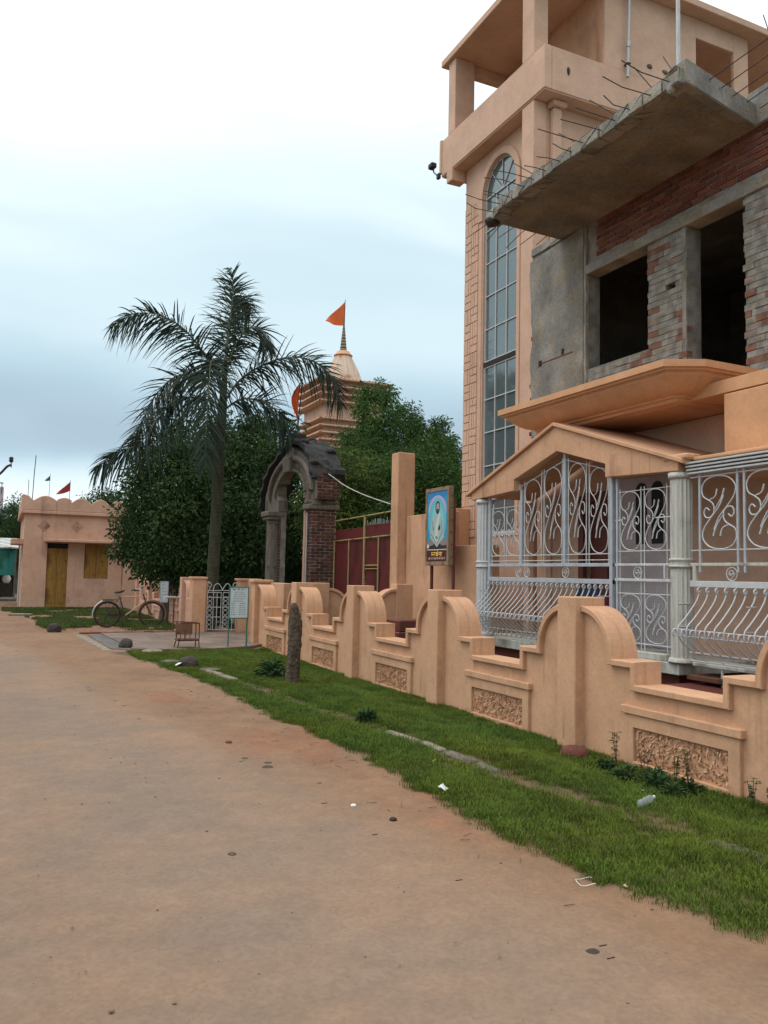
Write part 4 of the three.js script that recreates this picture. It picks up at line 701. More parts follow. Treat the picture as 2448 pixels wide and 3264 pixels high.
// ================================================================ OLD BRICK GATEWAY
{
  const a = thing('arched_gateway', 'weathered brick gateway with a lobed plaster arch and dark curved stone roof', 'gateway');
  const XA = 6.92, XE = 7.6, dn = 19.1, df = 23.0;
  // brick piers: bricks laid as separate courses on a core
  const bricksOn = (root, x0, x1, d0, d1, y0, y1, faces) => {
    const mbs = new Map();
    const put = (g) => { const m = oldBricks[(rnd() * 4) | 0]; if (!mbs.has(m)) mbs.set(m, new MB()); mbs.get(m).add(g); };
    const H = 0.082; let r = 0, list = [];
    for (let y = y0; y < y1 - 0.03; y += H, r++) {
      if (faces.includes('d')) for (let x = x0 - (r % 2) * 0.12; x < x1; x += 0.25) { const q0 = Math.max(x, x0), q1 = Math.min(x + 0.235, x1); if (q1 - q0 > 0.04) list.push([q0, q1, y + 0.006, y + H - 0.004, d0 - rr(0.004, 0.02), d0 + 0.05]); }
      if (faces.includes('x')) for (let d = d0 - (r % 2) * 0.12; d < d1; d += 0.25) { const q0 = Math.max(d, d0), q1 = Math.min(d + 0.235, d1); if (q1 - q0 > 0.04) list.push([x0 - rr(0.004, 0.02), x0 + 0.05, y + 0.006, y + H - 0.004, q0, q1]); }
    }
    return list;
  };
  const all = [];
  new MB().box(6.95, XE, -0.1, 3.1, dn + 0.02, 19.5).build('pier_core', M.mortar, a); all.push(...bricksOn(a, 6.95, XE, dn + 0.02, 19.5, 0, 3.1, 'dx'));
  new MB().box(XA + 0.05, XA + 0.24, -0.1, 3.1, 21.75, df).build('pier_core', M.mortar, a); all.push(...bricksOn(a, XA + 0.05, XA + 0.24, 21.75, df, 0, 3.1, 'x'));
  new MB().box(6.98, XE - 0.02, 3.34, 3.95, dn - 0.25, 19.5).build('pier_core', M.mortar, a); all.push(...bricksOn(a, 6.98, XE - 0.02, dn - 0.25, 19.4, 3.34, 3.95, 'd'));
  { const vis = all.filter(b => b[3] > 1.0).sort((p, q) => p[4] - q[4]), bw = sub('brickwork', a); let n = 0; const st = new MB(); for (const b of [...vis, ...all.filter(b => b[3] <= 1.0)]) { const g = chamferBox(...b, 0.01); if (n++ < 285) new MB().add(g).build('brick', oldBricks[(rnd() * 4) | 0], bw); else st.add(g); } const o = st.build('more_bricks', oldBricks[1], bw); if (o) o.userData.kind = 'stuff'; }
  // plaster half columns and impost blocks
  const colm = (d, r) => { new MB().lathe([[0, 0], [r * 1.25, 0], [r * 1.25, 0.3], [r, 0.36], [r * 0.92, 2.9], [r, 2.95], [0, 2.95]], XA - 0.02, d, 18).build('half_column', M.archPlaster, a); new MB().box(XA - r * 1.35, XA + 0.25, 3.04, 3.2, d - r * 1.35, d + r * 1.9, 0.03).box(XA - r * 1.2, XA + 0.25, 2.95, 3.039, d - r * 1.2, d + r * 1.5, 0.03).build('impost', M.archPlaster, a); };
  colm(22.02, 0.22);
  new MB().box(XA - 0.08, XE + 0.06, 3.08, 3.22, dn - 0.06, 19.56, 0.03).box(XA - 0.05, XE + 0.03, 3.225, 3.33, dn - 0.02, 19.5, 0.03).build('impost', M.archPlaster, a);
  new MB().box(XA - 0.02, XE - 0.05, -0.1, 3.08, 19.505, 19.60, 0.02).build('jamb', M.peachOld, a);
  // lobed arch plate
  const lobes = [[21.72, 3.2], [21.72, 3.5], [21.86, 3.62], [21.86, 3.9], [21.55, 3.95], ...arc(20.72, 3.86, 0.85, 0.42, 0.05, Math.PI - 0.05, 14).slice(1, -1).map(p => p), [19.86, 3.92], [19.60, 3.85], [19.60, 3.2]];
  const roofLine = [[23.45, 3.42], [23.25, 3.82], [22.8, 4.33], [22.1, 4.70], [21.4, 4.92], [20.75, 5.03], [20.15, 4.95], [19.55, 4.70], [19.1, 4.33], [18.82, 3.86]];
  new MB().slabX([[23.0, 3.1], [23.0, 3.7], [22.5, 4.2], [21.8, 4.55], [20.75, 4.86], [20.0, 4.62], [19.3, 4.25], [19.02, 3.95], [19.02, 3.2], ...lobes.slice().reverse()], XA, XA + 0.26, 0.01).build('arch', M.archPlaster, a);
  // moulded band following the arch and the keystone
  const band = arc(20.78, 3.55, 1.72, 0.98, 0.0, Math.PI, 26); 
  new MB().tube(band.map(([d, y]) => P(XA - 0.03, y, d)), 0.085, 7).build('arch_moulding', M.archPlaster, a);
  new MB().tube(arc(20.78, 3.5, 1.25, 0.72, 0.1, Math.PI - 0.1, 22).map(([d, y]) => P(XA - 0.015, y, d)), 0.05, 6).build('arch_moulding', M.archPlaster, a);
  new MB().slabX([[20.50, 4.16], [21.02, 4.16], [21.1, 4.56], [20.42, 4.56]], XA - 0.14, XA + 0.02, 0.02).build('keystone', M.archPlaster, a);
  // dark curved roof slabs, one plate per segment
  { const line = new THREE.SplineCurve(roofLine.map(p => new THREE.Vector2(...p))).getPoints(46), nx = 9, pos = [];
    const at = (i, j, lo) => { const p = line[i], q = line[Math.min(line.length - 1, i + 1)], r = line[Math.max(0, i - 1)], tx = q.x - r.x, ty = q.y - r.y, l = Math.hypot(tx, ty), n = [ty / l, -tx / l], x = lerp(XA - 0.09, XE + 0.08, j / nx) + (j === 0 || j === nx ? 0.05 * (noise(i * 0.8, j, 3) - 0.5) * 2 : 0); const lump = 0.10 * (fbm(i * 0.35 + 9, j * 0.6 + 9, 21) - 0.5) + 0.05 * (hash(i, j, 8) - 0.5), k = lo ? 0.11 : lump; const sgn = n[1] > 0 ? 1 : -1; return [x, p.y - sgn * n[1] * k * (lo ? 1 : -1), -(p.x - sgn * n[0] * k * (lo ? 1 : -1))]; };
    for (let i = 0; i < line.length - 1; i++) for (let j = 0; j < nx; j++) { const A = at(i, j), Bq = at(i + 1, j), C = at(i + 1, j + 1), Dq = at(i, j + 1); pos.push(...A, ...C, ...Bq, ...A, ...Dq, ...C); const a2 = at(i, j, 1), b2 = at(i + 1, j, 1), c2 = at(i + 1, j + 1, 1), d2 = at(i, j + 1, 1); pos.push(...a2, ...b2, ...c2, ...a2, ...c2, ...d2); if (j === 0) pos.push(...A, ...Bq, ...b2, ...A, ...b2, ...a2); if (j === nx - 1) pos.push(...Dq, ...d2, ...c2, ...Dq, ...c2, ...C); }
    for (const i of [0, line.length - 1]) for (let j = 0; j < nx; j++) { const A = at(i, j), Dq = at(i, j + 1), a2 = at(i, j, 1), d2 = at(i, j + 1, 1); pos.push(...A, ...a2, ...d2, ...A, ...d2, ...Dq); }
    const g = new THREE.BufferGeometry(); g.setAttribute('position', new THREE.Float32BufferAttribute(pos, 3)); g.computeVertexNormals(); new MB().add(g).build('curved_roof', M.roofStone, a); }
  for (let i = 0; i < 9; i++) { const u = 0.12 + i * 0.1, k = Math.floor(u * (roofLine.length - 1)), p = roofLine[k], q = roofLine[k + 1], f = u * (roofLine.length - 1) - k; new MB().add(rockGeo(rr(0.07, 0.13), 0.6, i + 3, 1).translate(rr(XA - 0.1, XE), lerp(p[1], q[1], f) + 0.05, -lerp(p[0], q[0], f))).build('loose_stone', M.roofStone, a); }
  new MB().box(XA - 0.10, XA + 0.35, 4.98, 5.22, 20.55, 20.95, 0.04).build('ridge_block', M.roofStone, a); new MB().box(XE - 0.25, XE + 0.10, 3.9, 4.12, dn - 0.35, dn + 0.1, 0.05).build('corner_block', M.roofStone, a);
  new MB().rod(P(XA - 0.03, 0.1, 19.3), P(XA - 0.03, 3.0, 19.3), 0.02, 6).build('conduit', M.steelPipe, a);
  rebase(a, 7.2, 0, 21);
  // wire
  const cab = new MB(); cab.tube(spline([P(7.0, 5.28, 21.2), P(7.05, 4.9, 20.5), P(7.1, 4.45, 19.6), P(7.2, 4.02, 18.95), P(7.3, 3.9, 18.75)], 24), 0.014, 5).tube(spline([P(7.3, 3.9, 18.75), P(7.35, 3.6, 18.0), P(7.42, 3.3, 17.0), P(7.48, 3.0, 15.7)], 20), 0.012, 5);
  single('electric_cable', cab, M.ivory, 'pale cable drooping from the gateway roof to the tall peach pillar', 'cable');
  // small gate of scrolled white bars
  const s = thing('scroll_gate', 'small white double gate of bars, rings and scrolls between the two gate posts', 'gate');
  const D = 20.15, Q = (x, y) => P(x, y, D), w = M.white, bar = (x, y0, y1, r = 0.009) => new MB().rod(Q(x, y0), Q(x, y1), r, 5).build('bar', w, s);
  for (const [x0, x1] of [[4.66, 5.02], [5.05, 5.40]]) {
    for (const x of [x0 + 0.01, x1 - 0.01, (x0 + x1) / 2 + 0.07, (x0 + x1) / 2 - 0.02]) bar(x, 0.05, 0.98);
    for (const y of [0.07, 0.38, 0.62, 0.86, 0.98, 1.03]) new MB().rod(Q(x0, y), Q(x1, y), 0.009, 5).build('rail', w, s);
    for (let j = 0; j < 7; j++) { const y = 0.14 + j * 0.115, cx = x0 + 0.075, c = []; for (let i = 0; i <= 12; i++) c.push(Q(cx + 0.05 * Math.cos(i / 6 * Math.PI), y + 0.05 * Math.sin(i / 6 * Math.PI))); new MB().tube(c, 0.007, 4).build('ring', w, s); }
  }
  const sc = (pts) => new MB().tube(spline(pts.map(([x, y]) => Q(x, y)), 24), 0.01, 5).build('scroll', w, s);
  sc([[4.68, 0.98], [4.72, 1.08], [4.76, 1.17], [4.70, 1.23], [4.66, 1.16], [4.71, 1.12]]); sc([[4.80, 1.0], [4.84, 1.16], [4.92, 1.20], [5.0, 1.12], [5.04, 1.03]]); sc([[5.38, 0.98], [5.34, 1.08], [5.30, 1.17], [5.36, 1.23], [5.40, 1.16], [5.35, 1.12]]); sc([[5.26, 1.0], [5.22, 1.16], [5.15, 1.20], [5.08, 1.12], [5.03, 1.03]]);
  rebase(s, 5.03, 0, 20.15);
}
// ================================================================ TEMPLE
{
  const t = thing('temple_spire', 'stepped peach temple tower with pale bell dome and grey finial behind the trees', 'temple');
  const trim = mat([0.36, 0.15, 0.075], { t: 'stain', size: 1.5 }); const cx = 18.9, cd = 47.05, hw = 2.03, m = M.peachPale;
  new MB().box(cx - hw + 0.2, cx + hw - 0.2, 0, 13.1, cd - hw + 0.2, cd + hw - 0.2, 0.02).build('body', m, t);
  const ledges = [13.0, 12.55, 12.1, 11.65, 10.62, 10.2, 9.78, 9.36, 8.94, 8.5, 8.1, 7.7];
  ledges.forEach((y, k) => {
    const o = (k < 4 ? 0.32 : 0.24) + (k === 0 ? 0.06 : 0);
    new MB().box(cx - hw - o, cx + hw + o, y, y + 0.11, cd - hw - o, cd + hw + o, 0.02).build('cornice', m, t);
    const sc = new MB(), r = 0.13; for (let u = -hw - o + 0.1; u < hw + o; u += 0.25) { const g1 = new THREE.CylinderGeometry(r, r, 0.06, 8, 1, false, Math.PI / 2, Math.PI); g1.rotateX(Math.PI / 2); const g2 = g1.clone(); g1.translate(cx + u, y, -(cd - hw - o + 0.035)); g2.rotateY(Math.PI / 2); g2.translate(cx - hw - o + 0.035, y, -(cd + u)); sc.add(g1).add(g2); }
    const so = sc.build('scalloped_trim', trim, t); so.userData.kind = 'stuff';
  });
  // bell dome with ribs
  const prof = [[1.28, 13.32], [1.20, 13.6], [1.06, 14.0], [0.88, 14.4], [0.68, 14.8], [0.50, 15.12]];
  const dome = new THREE.LatheGeometry(prof.map(p => new THREE.Vector2(...p)), 64), q = dome.attributes.position;
  for (let i = 0; i < q.count; i++) { const x = q.getX(i), z = q.getZ(i), a = Math.atan2(z, x), k = 1 - 0.05 * Math.pow(Math.abs(Math.cos(a * 10)), 10); q.setX(i, x * k); q.setZ(i, z * k); }
  dome.computeVertexNormals(); dome.translate(cx, 0, -cd); new MB().add(dome).build('bell_dome', mat([0.72, 0.55, 0.42], { t: 'stain', size: 3 }), t);
  new MB().lathe([[0, 13.36], [1.5, 13.30], [1.5, 13.40], [1.1, 13.42], [0, 13.42]], cx, cd, 32).build('dome_base', m, t);
  new MB().lathe([[0, 15.1], [0.58, 15.1], [0.60, 15.16], [0.54, 15.22], [0.44, 15.3], [0.40, 15.4], [0.30, 15.44], [0, 15.44]], cx, cd, 24).build('collar', M.orange, t);
  for (let i = 0; i < 9; i++) new MB().lathe([[0, 15.42 + i * 0.2], [0.23 - i * 0.021, 15.43 + i * 0.2], [0.20 - i * 0.019, 15.6 + i * 0.2], [0, 15.61 + i * 0.2]], cx, cd, 16).build('finial_ring', M.kerb, t);
  rebase(t, cx, 0, cd);
}
// flags: a pole and a cloth each
function flag(label, pole, r, pts, mFlag, nm = 'flag') {
  const f = thing(nm, label, 'flag');
  new MB().tube(pole, q => r * (1 - 0.4 * q), 6).build('pole', M.iron, f);
  // triangular or folded cloth: pts = top at the pole, bottom at the pole, tip
  const [a, b, c] = pts, n = 14, pos = [];
  const at = (u, v) => { const e = a.clone().lerp(b, v), p = e.lerp(c, u); const w = Math.sin(u * 7 + v * 2) * 0.05 * a.distanceTo(c) * u; p.z += w; p.x += 0.4 * w; p.y -= 0.05 * a.distanceTo(c) * Math.sin(u * 3.1) * v; return p; };
  for (let i = 0; i < n; i++) for (let j = 0; j < 6; j++) { const p = at(i / n, j / 6), q = at((i + 1) / n, j / 6), r2 = at((i + 1) / n, (j + 1) / 6), s = at(i / n, (j + 1) / 6); for (const k of [p, q, r2, p, r2, s]) pos.push(k.x, k.y, k.z); }
  const g = new THREE.BufferGeometry(); g.setAttribute('position', new THREE.Float32BufferAttribute(pos, 3)); g.computeVertexNormals();
  new MB().add(g).build('cloth', mFlag, f);
  const b0 = pole[0]; return rebase(f, b0.x, b0.y, -b0.z);
}
flag('orange triangular flag flying from the top of the temple finial', [P(18.9, 17.0, 47.0), P(18.93, 18.75, 47.0)], 0.03, [P(18.93, 18.62, 47), P(18.91, 17.08, 47), P(17.55, 17.15, 46.9)], M.flag);
{ // folded flag over the gateway
  const f = thing('furled_flag', 'orange flag hanging limp on a short pole over the dark gateway roof', 'flag');
  new MB().rod(P(7.05, 5.0, 20.75), P(7.16, 6.72, 20.72), 0.016, 6).build('pole', M.iron, f);
  const pos = []; const at = (u, v) => { const y = lerp(6.68, 5.5, v), w = 0.04 + 0.24 * Math.sin(Math.PI * Math.min(1, v * 1.15)) * u; return P(7.16 - 0.07 * v - w, y - 0.05 * u, 20.72 + 0.05 * Math.sin(u * 9 + v * 3)); };
  for (let i = 0; i < 8; i++) for (let j = 0; j < 14; j++) { const p = at(i / 8, j / 14), q = at((i + 1) / 8, j / 14), r = at((i + 1) / 8, (j + 1) / 14), s = at(i / 8, (j + 1) / 14); for (const k of [p, q, r, p, r, s]) pos.push(k.x, k.y, k.z); }
  const g = new THREE.BufferGeometry(); g.setAttribute('position', new THREE.Float32BufferAttribute(pos, 3)); g.computeVertexNormals(); new MB().add(g).build('cloth', M.flag, f); rebase(f, 7.05, 5, 20.75);
}
// ================================================================ SMALL HOUSE AT THE END OF THE ROAD
{
  const h = thing('small_house', 'low pink house with a scalloped parapet, ochre door and ochre window, at the road bend', 'house');
  const D = 33, m = M.peachOld, X0 = 0.78, X1 = 4.30, DB = 39;
  new MB().slabD([[X0, -0.15], [X1, -0.15], [X1, 3.5], [X0, 3.5]], D, D + 0.22, 0.006, [[[1.60, 0.03], [2.33, 0.03], [2.33, 2.43], [1.60, 2.43]], [[2.92, 1.13], [3.78, 1.13], [3.78, 2.43], [2.92, 2.43]]]).build('front_wall', m, h);
  new MB().box(X0 - 0.001, X0 + 0.2, -0.15, 3.5, D + 0.222, DB).build('side_wall', m, h); new MB().box(X1 - 0.2, X1 + 0.001, -0.15, 3.5, D + 0.222, DB).box(X0, X1, -0.15, 3.5, DB + 0.002, DB + 0.2).build('side_wall', m, h);
  new MB().box(X0 - 0.14, X1 + 0.1, 3.50, 3.62, D - 0.14, DB + 0.2, 0.015).build('roof_slab', m, h);
  // scalloped parapet
  const top = [[X0 - 0.12, 3.62], [X0 - 0.12, 4.20]]; const arcTop = (x0, x1, yb, yt) => { for (let i = 0; i <= 10; i++) { const t = i / 10; top.push([lerp(x0, x1, t), yb + (yt - yb) * Math.sin(Math.PI * t)]); } };
  for (let i = 1; i <= 6; i++) top.push([X0 - 0.12 + 0.42 * i / 6, 3.96 + 0.24 * Math.cos(Math.PI / 2 * i / 6)]);
  arcTop(1.06, 1.86, 4.0, 4.18); arcTop(1.86, 2.36, 4.06, 4.14); arcTop(2.36, 3.06, 3.96, 4.15); arcTop(3.07, 3.72, 3.94, 4.14); arcTop(3.73, X1 + 0.08, 3.94, 4.14); top.push([X1 + 0.08, 3.62]);
  new MB().slabD(top, D - 0.13, D + 0.02, 0.02).build('parapet', m, h);
  const sp = [[0, 3.62]]; new MB().slabX([[D + 0.022, 3.621], [D + 0.022, 4.1], ...[...Array(24)].map((_, i) => [D + 0.3 + i * 0.22, 3.9 + 0.25 * Math.abs(Math.sin(i * 0.7))]), [DB, 3.621]], X0 - 0.13, X0 + 0.02, 0.01).build('parapet', m, h);
  new MB().box(1.48, 3.95, 2.46, 2.57, D - 0.55, D - 0.002, 0.015).build('awning', m, h); new MB().box(0.36, X0 - 0.003, 2.36, 2.56, D + 0.3, D + 2.4, 0.015).build('side_awning', m, h);
  const dr = sub('door', h); for (const [a, b] of [[1.605, 1.958], [1.965, 2.325]]) new MB().box(a, b, 0.05, 2.24, D + 0.05, D + 0.09, 0.008).build('leaf', M.ochre, dr); for (const x of [1.78, 2.145]) for (const [a, b] of [[0.2, 0.95], [1.1, 2.05]]) new MB().box(x - 0.11, x + 0.11, a, b, D + 0.035, D + 0.052, 0.008).build('door_panel', M.ochre, dr); new MB().box(1.61, 2.32, 2.26, 2.42, D + 0.10, D + 0.12, 0.004).build('fanlight', M.dark, dr);
  const wn = sub('window', h); for (const [a, b] of [[2.925, 3.345], [3.352, 3.775]]) new MB().box(a, b, 1.135, 2.425, D + 0.05, D + 0.09, 0.008).build('shutter', M.ochre, wn);
  for (const [x, y] of [[1.45, 3.06], [2.6, 3.06]]) { const c = new MB(); c.add(chamferBox(-0.16, 0.16, -0.16, 0.16, -0.012, 0.012, 0.006).rotateZ(0.785).translate(x, y, -D)).add(chamferBox(-0.07, 0.07, -0.07, 0.07, -0.03, 0.008, 0.01).rotateZ(0.785).translate(x, y, -D)); c.build('weathered_medallion', mat([0.54, 0.325, 0.235], { t: 'stain', size: 0.7, bump: 0.01 }), h); }
  new MB().box(X1 + 0.02, 5.6, -0.1, 1.9, D - 0.2, D + 0.1, 0.02).build('low_wall', m, h); new MB().box(4.93, 5.3, 0.6, 1.7, D - 0.25, D - 0.205, 0.01).build('ochre_panel', M.ochre, h);
  new MB().box(X0 - 0.1, X1, -0.15, 0.02, D - 0.35, D - 0.003, 0.02).build('step', M.stone, h);
  new MB().rod(P(0.70, 0, D + 0.2), P(0.70, 2.3, D + 0.2), 0.03, 6).build('drain_pipe', M.steelPipe, h);
  rebase(h, 2.5, 0, 35);
  flag('dark red pennant on the pole above the middle of the pink parapet', [P(2.30, 3.5, 33.3), P(2.31, 4.86, 33.3)], 0.014, [P(2.31, 4.80, 33.3), P(2.305, 4.44, 33.3), P(1.80, 4.28, 33.3)], M.flagDark);
  flag('tiny grey pennant on the thin pole left of the dark red pennant', [P(1.60, 3.5, 34.0), P(1.62, 5.12, 34.0)], 0.012, [P(1.62, 5.06, 34), P(1.615, 4.86, 34), P(1.42, 4.84, 34)], M.stone);
  const tp = thing('flag_pole', 'tallest bare thin pole at the left corner of the pink house parapet', 'pole'); new MB().tube([P(1.0, 3.6, 33.4), P(1.03, 5.0, 33.4), P(1.06, 5.72, 33.4)], 0.016, 6).build('shaft', M.iron, tp); rebase(tp, 1, 3.6, 33.4);
  const sp2 = thing('flag_pole', 'short bare thin pole left of the tallest one on the pink parapet', 'pole'); new MB().tube([P(0.86, 3.6, 33.6), P(0.86, 4.8, 33.6)], 0.012, 6).build('shaft', M.stone, sp2); rebase(sp2, 0.86, 3.6, 33.6);
  // market stall with a teal sheet beyond it
  const s = thing('roadside_stall', 'stall under a pale sheet roof with a teal tarpaulin, left of the pink house', 'stall');
  new MB().slabX([[41, 2.35], [45.5, 2.9], [45.5, 2.96], [41, 2.41]], -3.5, 0.78, 0.01).build('roof_sheet', M.marble, s);
  { const g = new THREE.PlaneGeometry(4.2, 1.25, 60, 10), q = g.attributes.position; for (let i = 0; i < q.count; i++) q.setZ(i, 0.05 * Math.sin(q.getX(i) * 9 + q.getY(i)) + 0.03 * Math.sin(q.getX(i) * 23)); g.computeVertexNormals(); g.translate(-1.4, 1.75, -41.2); new MB().add(g).build('tarpaulin', M.teal, s); }
  for (const x of [-3.4, -1.3, 0.68]) new MB().rod(P(x, 0, 41.1), P(x, 2.4, 41.1), 0.04, 6).build('post', M.stone, s);
  new MB().box(-3.5, 0.6, 0, 0.75, 42.2, 42.8, 0.02).build('counter', M.stoneDark, s); new MB().box(-3.5, 0.7, 0, 2.3, 45, 45.1).build('back_sheet', M.dark, s); new MB().add(rockGeo(0.2, 1.2, 3, 1).translate(0.35, 0.95, -42.3)).build('sack', M.paper, s);
  new MB().box(-4, 0.75, -0.1, 0.12, 39.8, 42, 0.02).build('platform', M.stone, s);
  rebase(s, -1.4, 0, 42);
  const fb = thing('distant_building', 'pale grey block with a water tank on its roof, far behind the stall', 'building');
  new MB().box(-8, 0.55, 0, 5.9, 70, 78, 0.02).build('wall', M.greyWhite, fb); new MB().box(-8.2, 0.7, 5.9, 6.1, 69.8, 78, 0.02).build('roof_slab', M.greyWhite, fb); new MB().box(-0.9, 0.05, 6.1, 7.9, 72, 74, 0.06).build('water_tank', M.lilac, fb); for (const x of [-6, -4, -2]) new MB().box(x, x + 1.1, 3.6, 4.9, 69.94, 70.05, 0.01).build('window', M.dark, fb); rebase(fb, -3, 0, 74);
}
// ================================================================ UTILITY POLE just outside the left edge, its arm reaching in
{
  const u = thing('utility_pole', 'dark pole arm with a round insulator reaching in from the left edge', 'utility pole');
  new MB().rod(P(-0.62, -0.1, 12), P(-0.60, 6.5, 12), 0.09, 10).build('pole', M.stone, u);
  new MB().tube(spline([P(-0.60, 2.2, 12), P(-0.3, 2.5, 12), P(-0.04, 2.745, 12), P(0.04, 2.845, 12), P(0.085, 2.862, 12)], 14), 0.016, 7).build('arm', M.iron, u);
  new MB().rod(P(0.083, 2.83, 12), P(0.078, 2.90, 12), 0.008, 6).build('pin', M.iron, u); new MB().lathe([[0, 2.895], [0.02, 2.90], [0.03, 2.92], [0.022, 2.935], [0.03, 2.95], [0.02, 2.97], [0, 2.975]], 0.078, 12, 12).build('insulator', M.iron, u);
  new MB().rod(P(-0.60, 2.66, 12), P(0.0, 2.612, 12), 0.008, 6).build('arm', M.iron, u); new MB().tube([P(-0.02, 2.61, 12), P(-0.015, 2.55, 12), P(-0.022, 2.46, 12)], 0.005, 5).build('loose_wire', M.iron, u);
  rebase(u, -0.6, 0, 12);
}
// ================================================================ PALM
const leafMat = (c, tr = 0.25) => { const m = new THREE.MeshPhysicalMaterial({ roughness: 0.8, side: THREE.DoubleSide }); m.specularIntensity = 0.35; m.color.setRGB(...c); m.transmission = tr; m.thickness = 0; m.vertexColors = false; return m; };
{
  const p = thing('palm_tree', 'tall feathery palm with arching fronds standing behind the gate post, in front of dark trees', 'palm');
  const tr = spline([P(4.96, 0, 20.95), P(4.97, 1.4, 20.93), P(5.0, 3.2, 20.9), P(5.02, 4.9, 20.9), P(5.05, 5.5, 20.9)], 40);
  new MB().tube(tr, q => 0.165 - 0.045 * q + 0.005 * Math.sin(q * 130), 14).build('trunk', M.palmBark, p);
  new MB().tube(spline([P(5.04, 5.3, 20.9), P(5.06, 5.9, 20.9), P(5.08, 6.5, 20.9), P(5.09, 6.9, 20.9)], 16), q => 0.14 - 0.095 * q, 12).build('crownshaft', mat([0.07, 0.11, 0.05], { t: 'bark', size: 1.2 }), p);
  const fm = [leafMat([0.032, 0.055, 0.040], 0.2), leafMat([0.042, 0.064, 0.046], 0.2), leafMat([0.060, 0.070, 0.045], 0.2)];
  const rach = mat([0.09, 0.10, 0.05], { rough: 0.7 });
  const F = [
    [[5.02, 6.2, 20.9], [4.72, 6.75, 20.8], [4.3, 7.25, 20.65], [3.81, 7.62, 20.5], [3.23, 7.78, 20.35], [2.64, 7.66, 20.2], [2.15, 7.25, 20.1]],
    [[5.08, 6.6, 20.9], [5.14, 7.4, 20.95], [5.22, 8.4, 21.0], [5.26, 9.0, 21.0], [5.15, 9.5, 21.0]],
    [[5.09, 6.6, 20.95], [5.22, 7.7, 21.3], [5.36, 8.5, 21.6], [5.60, 8.95, 21.8], [5.98, 8.85, 22.0]],
    [[5.1, 5.9, 20.9], [5.47, 6.5, 20.9], [6.02, 6.95, 20.85], [6.75, 7.28, 20.8], [7.51, 7.25, 20.75], [8.05, 6.8, 20.7], [8.32, 6.1, 20.7]],
    [[5.1, 5.7, 20.9], [5.49, 5.98, 20.7], [6.0, 5.92, 20.45], [6.43, 5.60, 20.3], [6.73, 4.95, 20.2]],
    [[5.0, 6.1, 20.9], [4.43, 6.50, 20.9], [3.88, 6.45, 20.95], [3.36, 5.9, 21.0], [3.06, 5.15, 21.0], [2.80, 4.55, 21.0]],
    [[5.0, 5.8, 20.9], [4.45, 5.87, 20.6], [3.78, 5.72, 20.4], [3.30, 5.15, 20.25], [2.88, 4.50, 20.15], [2.34, 4.22, 20.1], [1.92, 3.80, 20.05]],
    [[5.0, 6.1, 20.85], [4.80, 6.75, 20.5], [4.55, 6.72, 20.1], [4.42, 6.0, 19.75], [4.36, 5.05, 19.55], [4.33, 4.0, 19.45]],
    [[5.07, 6.5, 20.9], [5.30, 7.4, 20.7], [5.58, 7.82, 20.5], [5.86, 7.78, 20.35], [6.02, 7.25, 20.3]],
  ];
  F.forEach((cp, k) => {
    const pts = spline(cp.map(c => P(c[0], c[1], c[2])), 64), n = pts.length, total = pts.reduce((a, q, i) => i ? a + q.distanceTo(pts[i - 1]) : 0, 0);
    const f = sub('frond', p);
    new MB().tube(pts, q => 0.032 * (1 - 0.86 * q), 5).build('rachis', rach, f);
    const pos = [], per = Math.round(total * 32); const Tn = new THREE.Vector3(), U = new THREE.Vector3(), S = new THREE.Vector3(), dir = new THREE.Vector3(), a = new THREE.Vector3(), nn = new THREE.Vector3();
    for (let s = -1; s <= 1; s += 2) for (let i = 0; i < per; i++) {
      const t = 0.10 + 0.90 * (i + rnd() * 0.8) / per, fi = Math.min(n - 2, Math.floor(t * (n - 1))), base = pts[fi].clone().lerp(pts[fi + 1], t * (n - 1) - fi);
      Tn.subVectors(pts[fi + 1], pts[fi]).normalize(); U.set(0, 1, 0).addScaledVector(Tn, -Tn.y); if (U.lengthSq() < 0.05) U.set(0, 0, 1).addScaledVector(Tn, -Tn.z); U.normalize(); S.crossVectors(Tn, U);
      const L = (0.44 + 0.68 * Math.sin(Math.PI * Math.pow(t, 0.75)) ) * rr(0.82, 1.12) * (t > 0.93 ? 0.75 : 1), ph = rr(-1.15, 0.85), be = lerp(0.35, 0.85, t) + rr(-0.10, 0.10);
      dir.copy(S).multiplyScalar(s * Math.cos(ph)).addScaledVector(U, Math.sin(ph)).multiplyScalar(Math.cos(be)).addScaledVector(Tn, Math.sin(be)).normalize();
      nn.crossVectors(dir, Tn).normalize(); const wv = new THREE.Vector3().crossVectors(nn, dir).normalize(); if (rnd() < 0.5) wv.lerp(nn, rr(0, 0.7)).normalize();
      const dr = rr(0.35, 0.8) * (0.3 + L * 0.55) * (ph > 0.2 ? 0.45 : 1), W = rr(0.014, 0.021), seg = 5; let pl = null, prr = null;
      for (let j = 0; j <= seg; j++) { const q = j / seg; a.copy(base).addScaledVector(dir, L * q * (1 - 0.12 * q)); a.y -= dr * q * q; const w = W * (j === 0 ? 0.6 : 1 - Math.pow(q, 2.4)) + 0.0015; const l = a.clone().addScaledVector(wv, w), r = a.clone().addScaledVector(wv, -w);
        if (pl) { for (const v of [pl, prr, r, pl, r, l]) pos.push(v.x, v.y, v.z); } pl = l; prr = r; }
    }
    const g = new THREE.BufferGeometry(); g.setAttribute('position', new THREE.Float32BufferAttribute(pos, 3)); g.computeVertexNormals();
    const o = new MB().add(g).build('leaflets', fm[k % 3 === 2 ? (k % 2 ? 2 : 1) : k % 2], f); o.userData.kind = 'stuff';
  });
  rebase(p, 4.96, 0, 20.95);
}
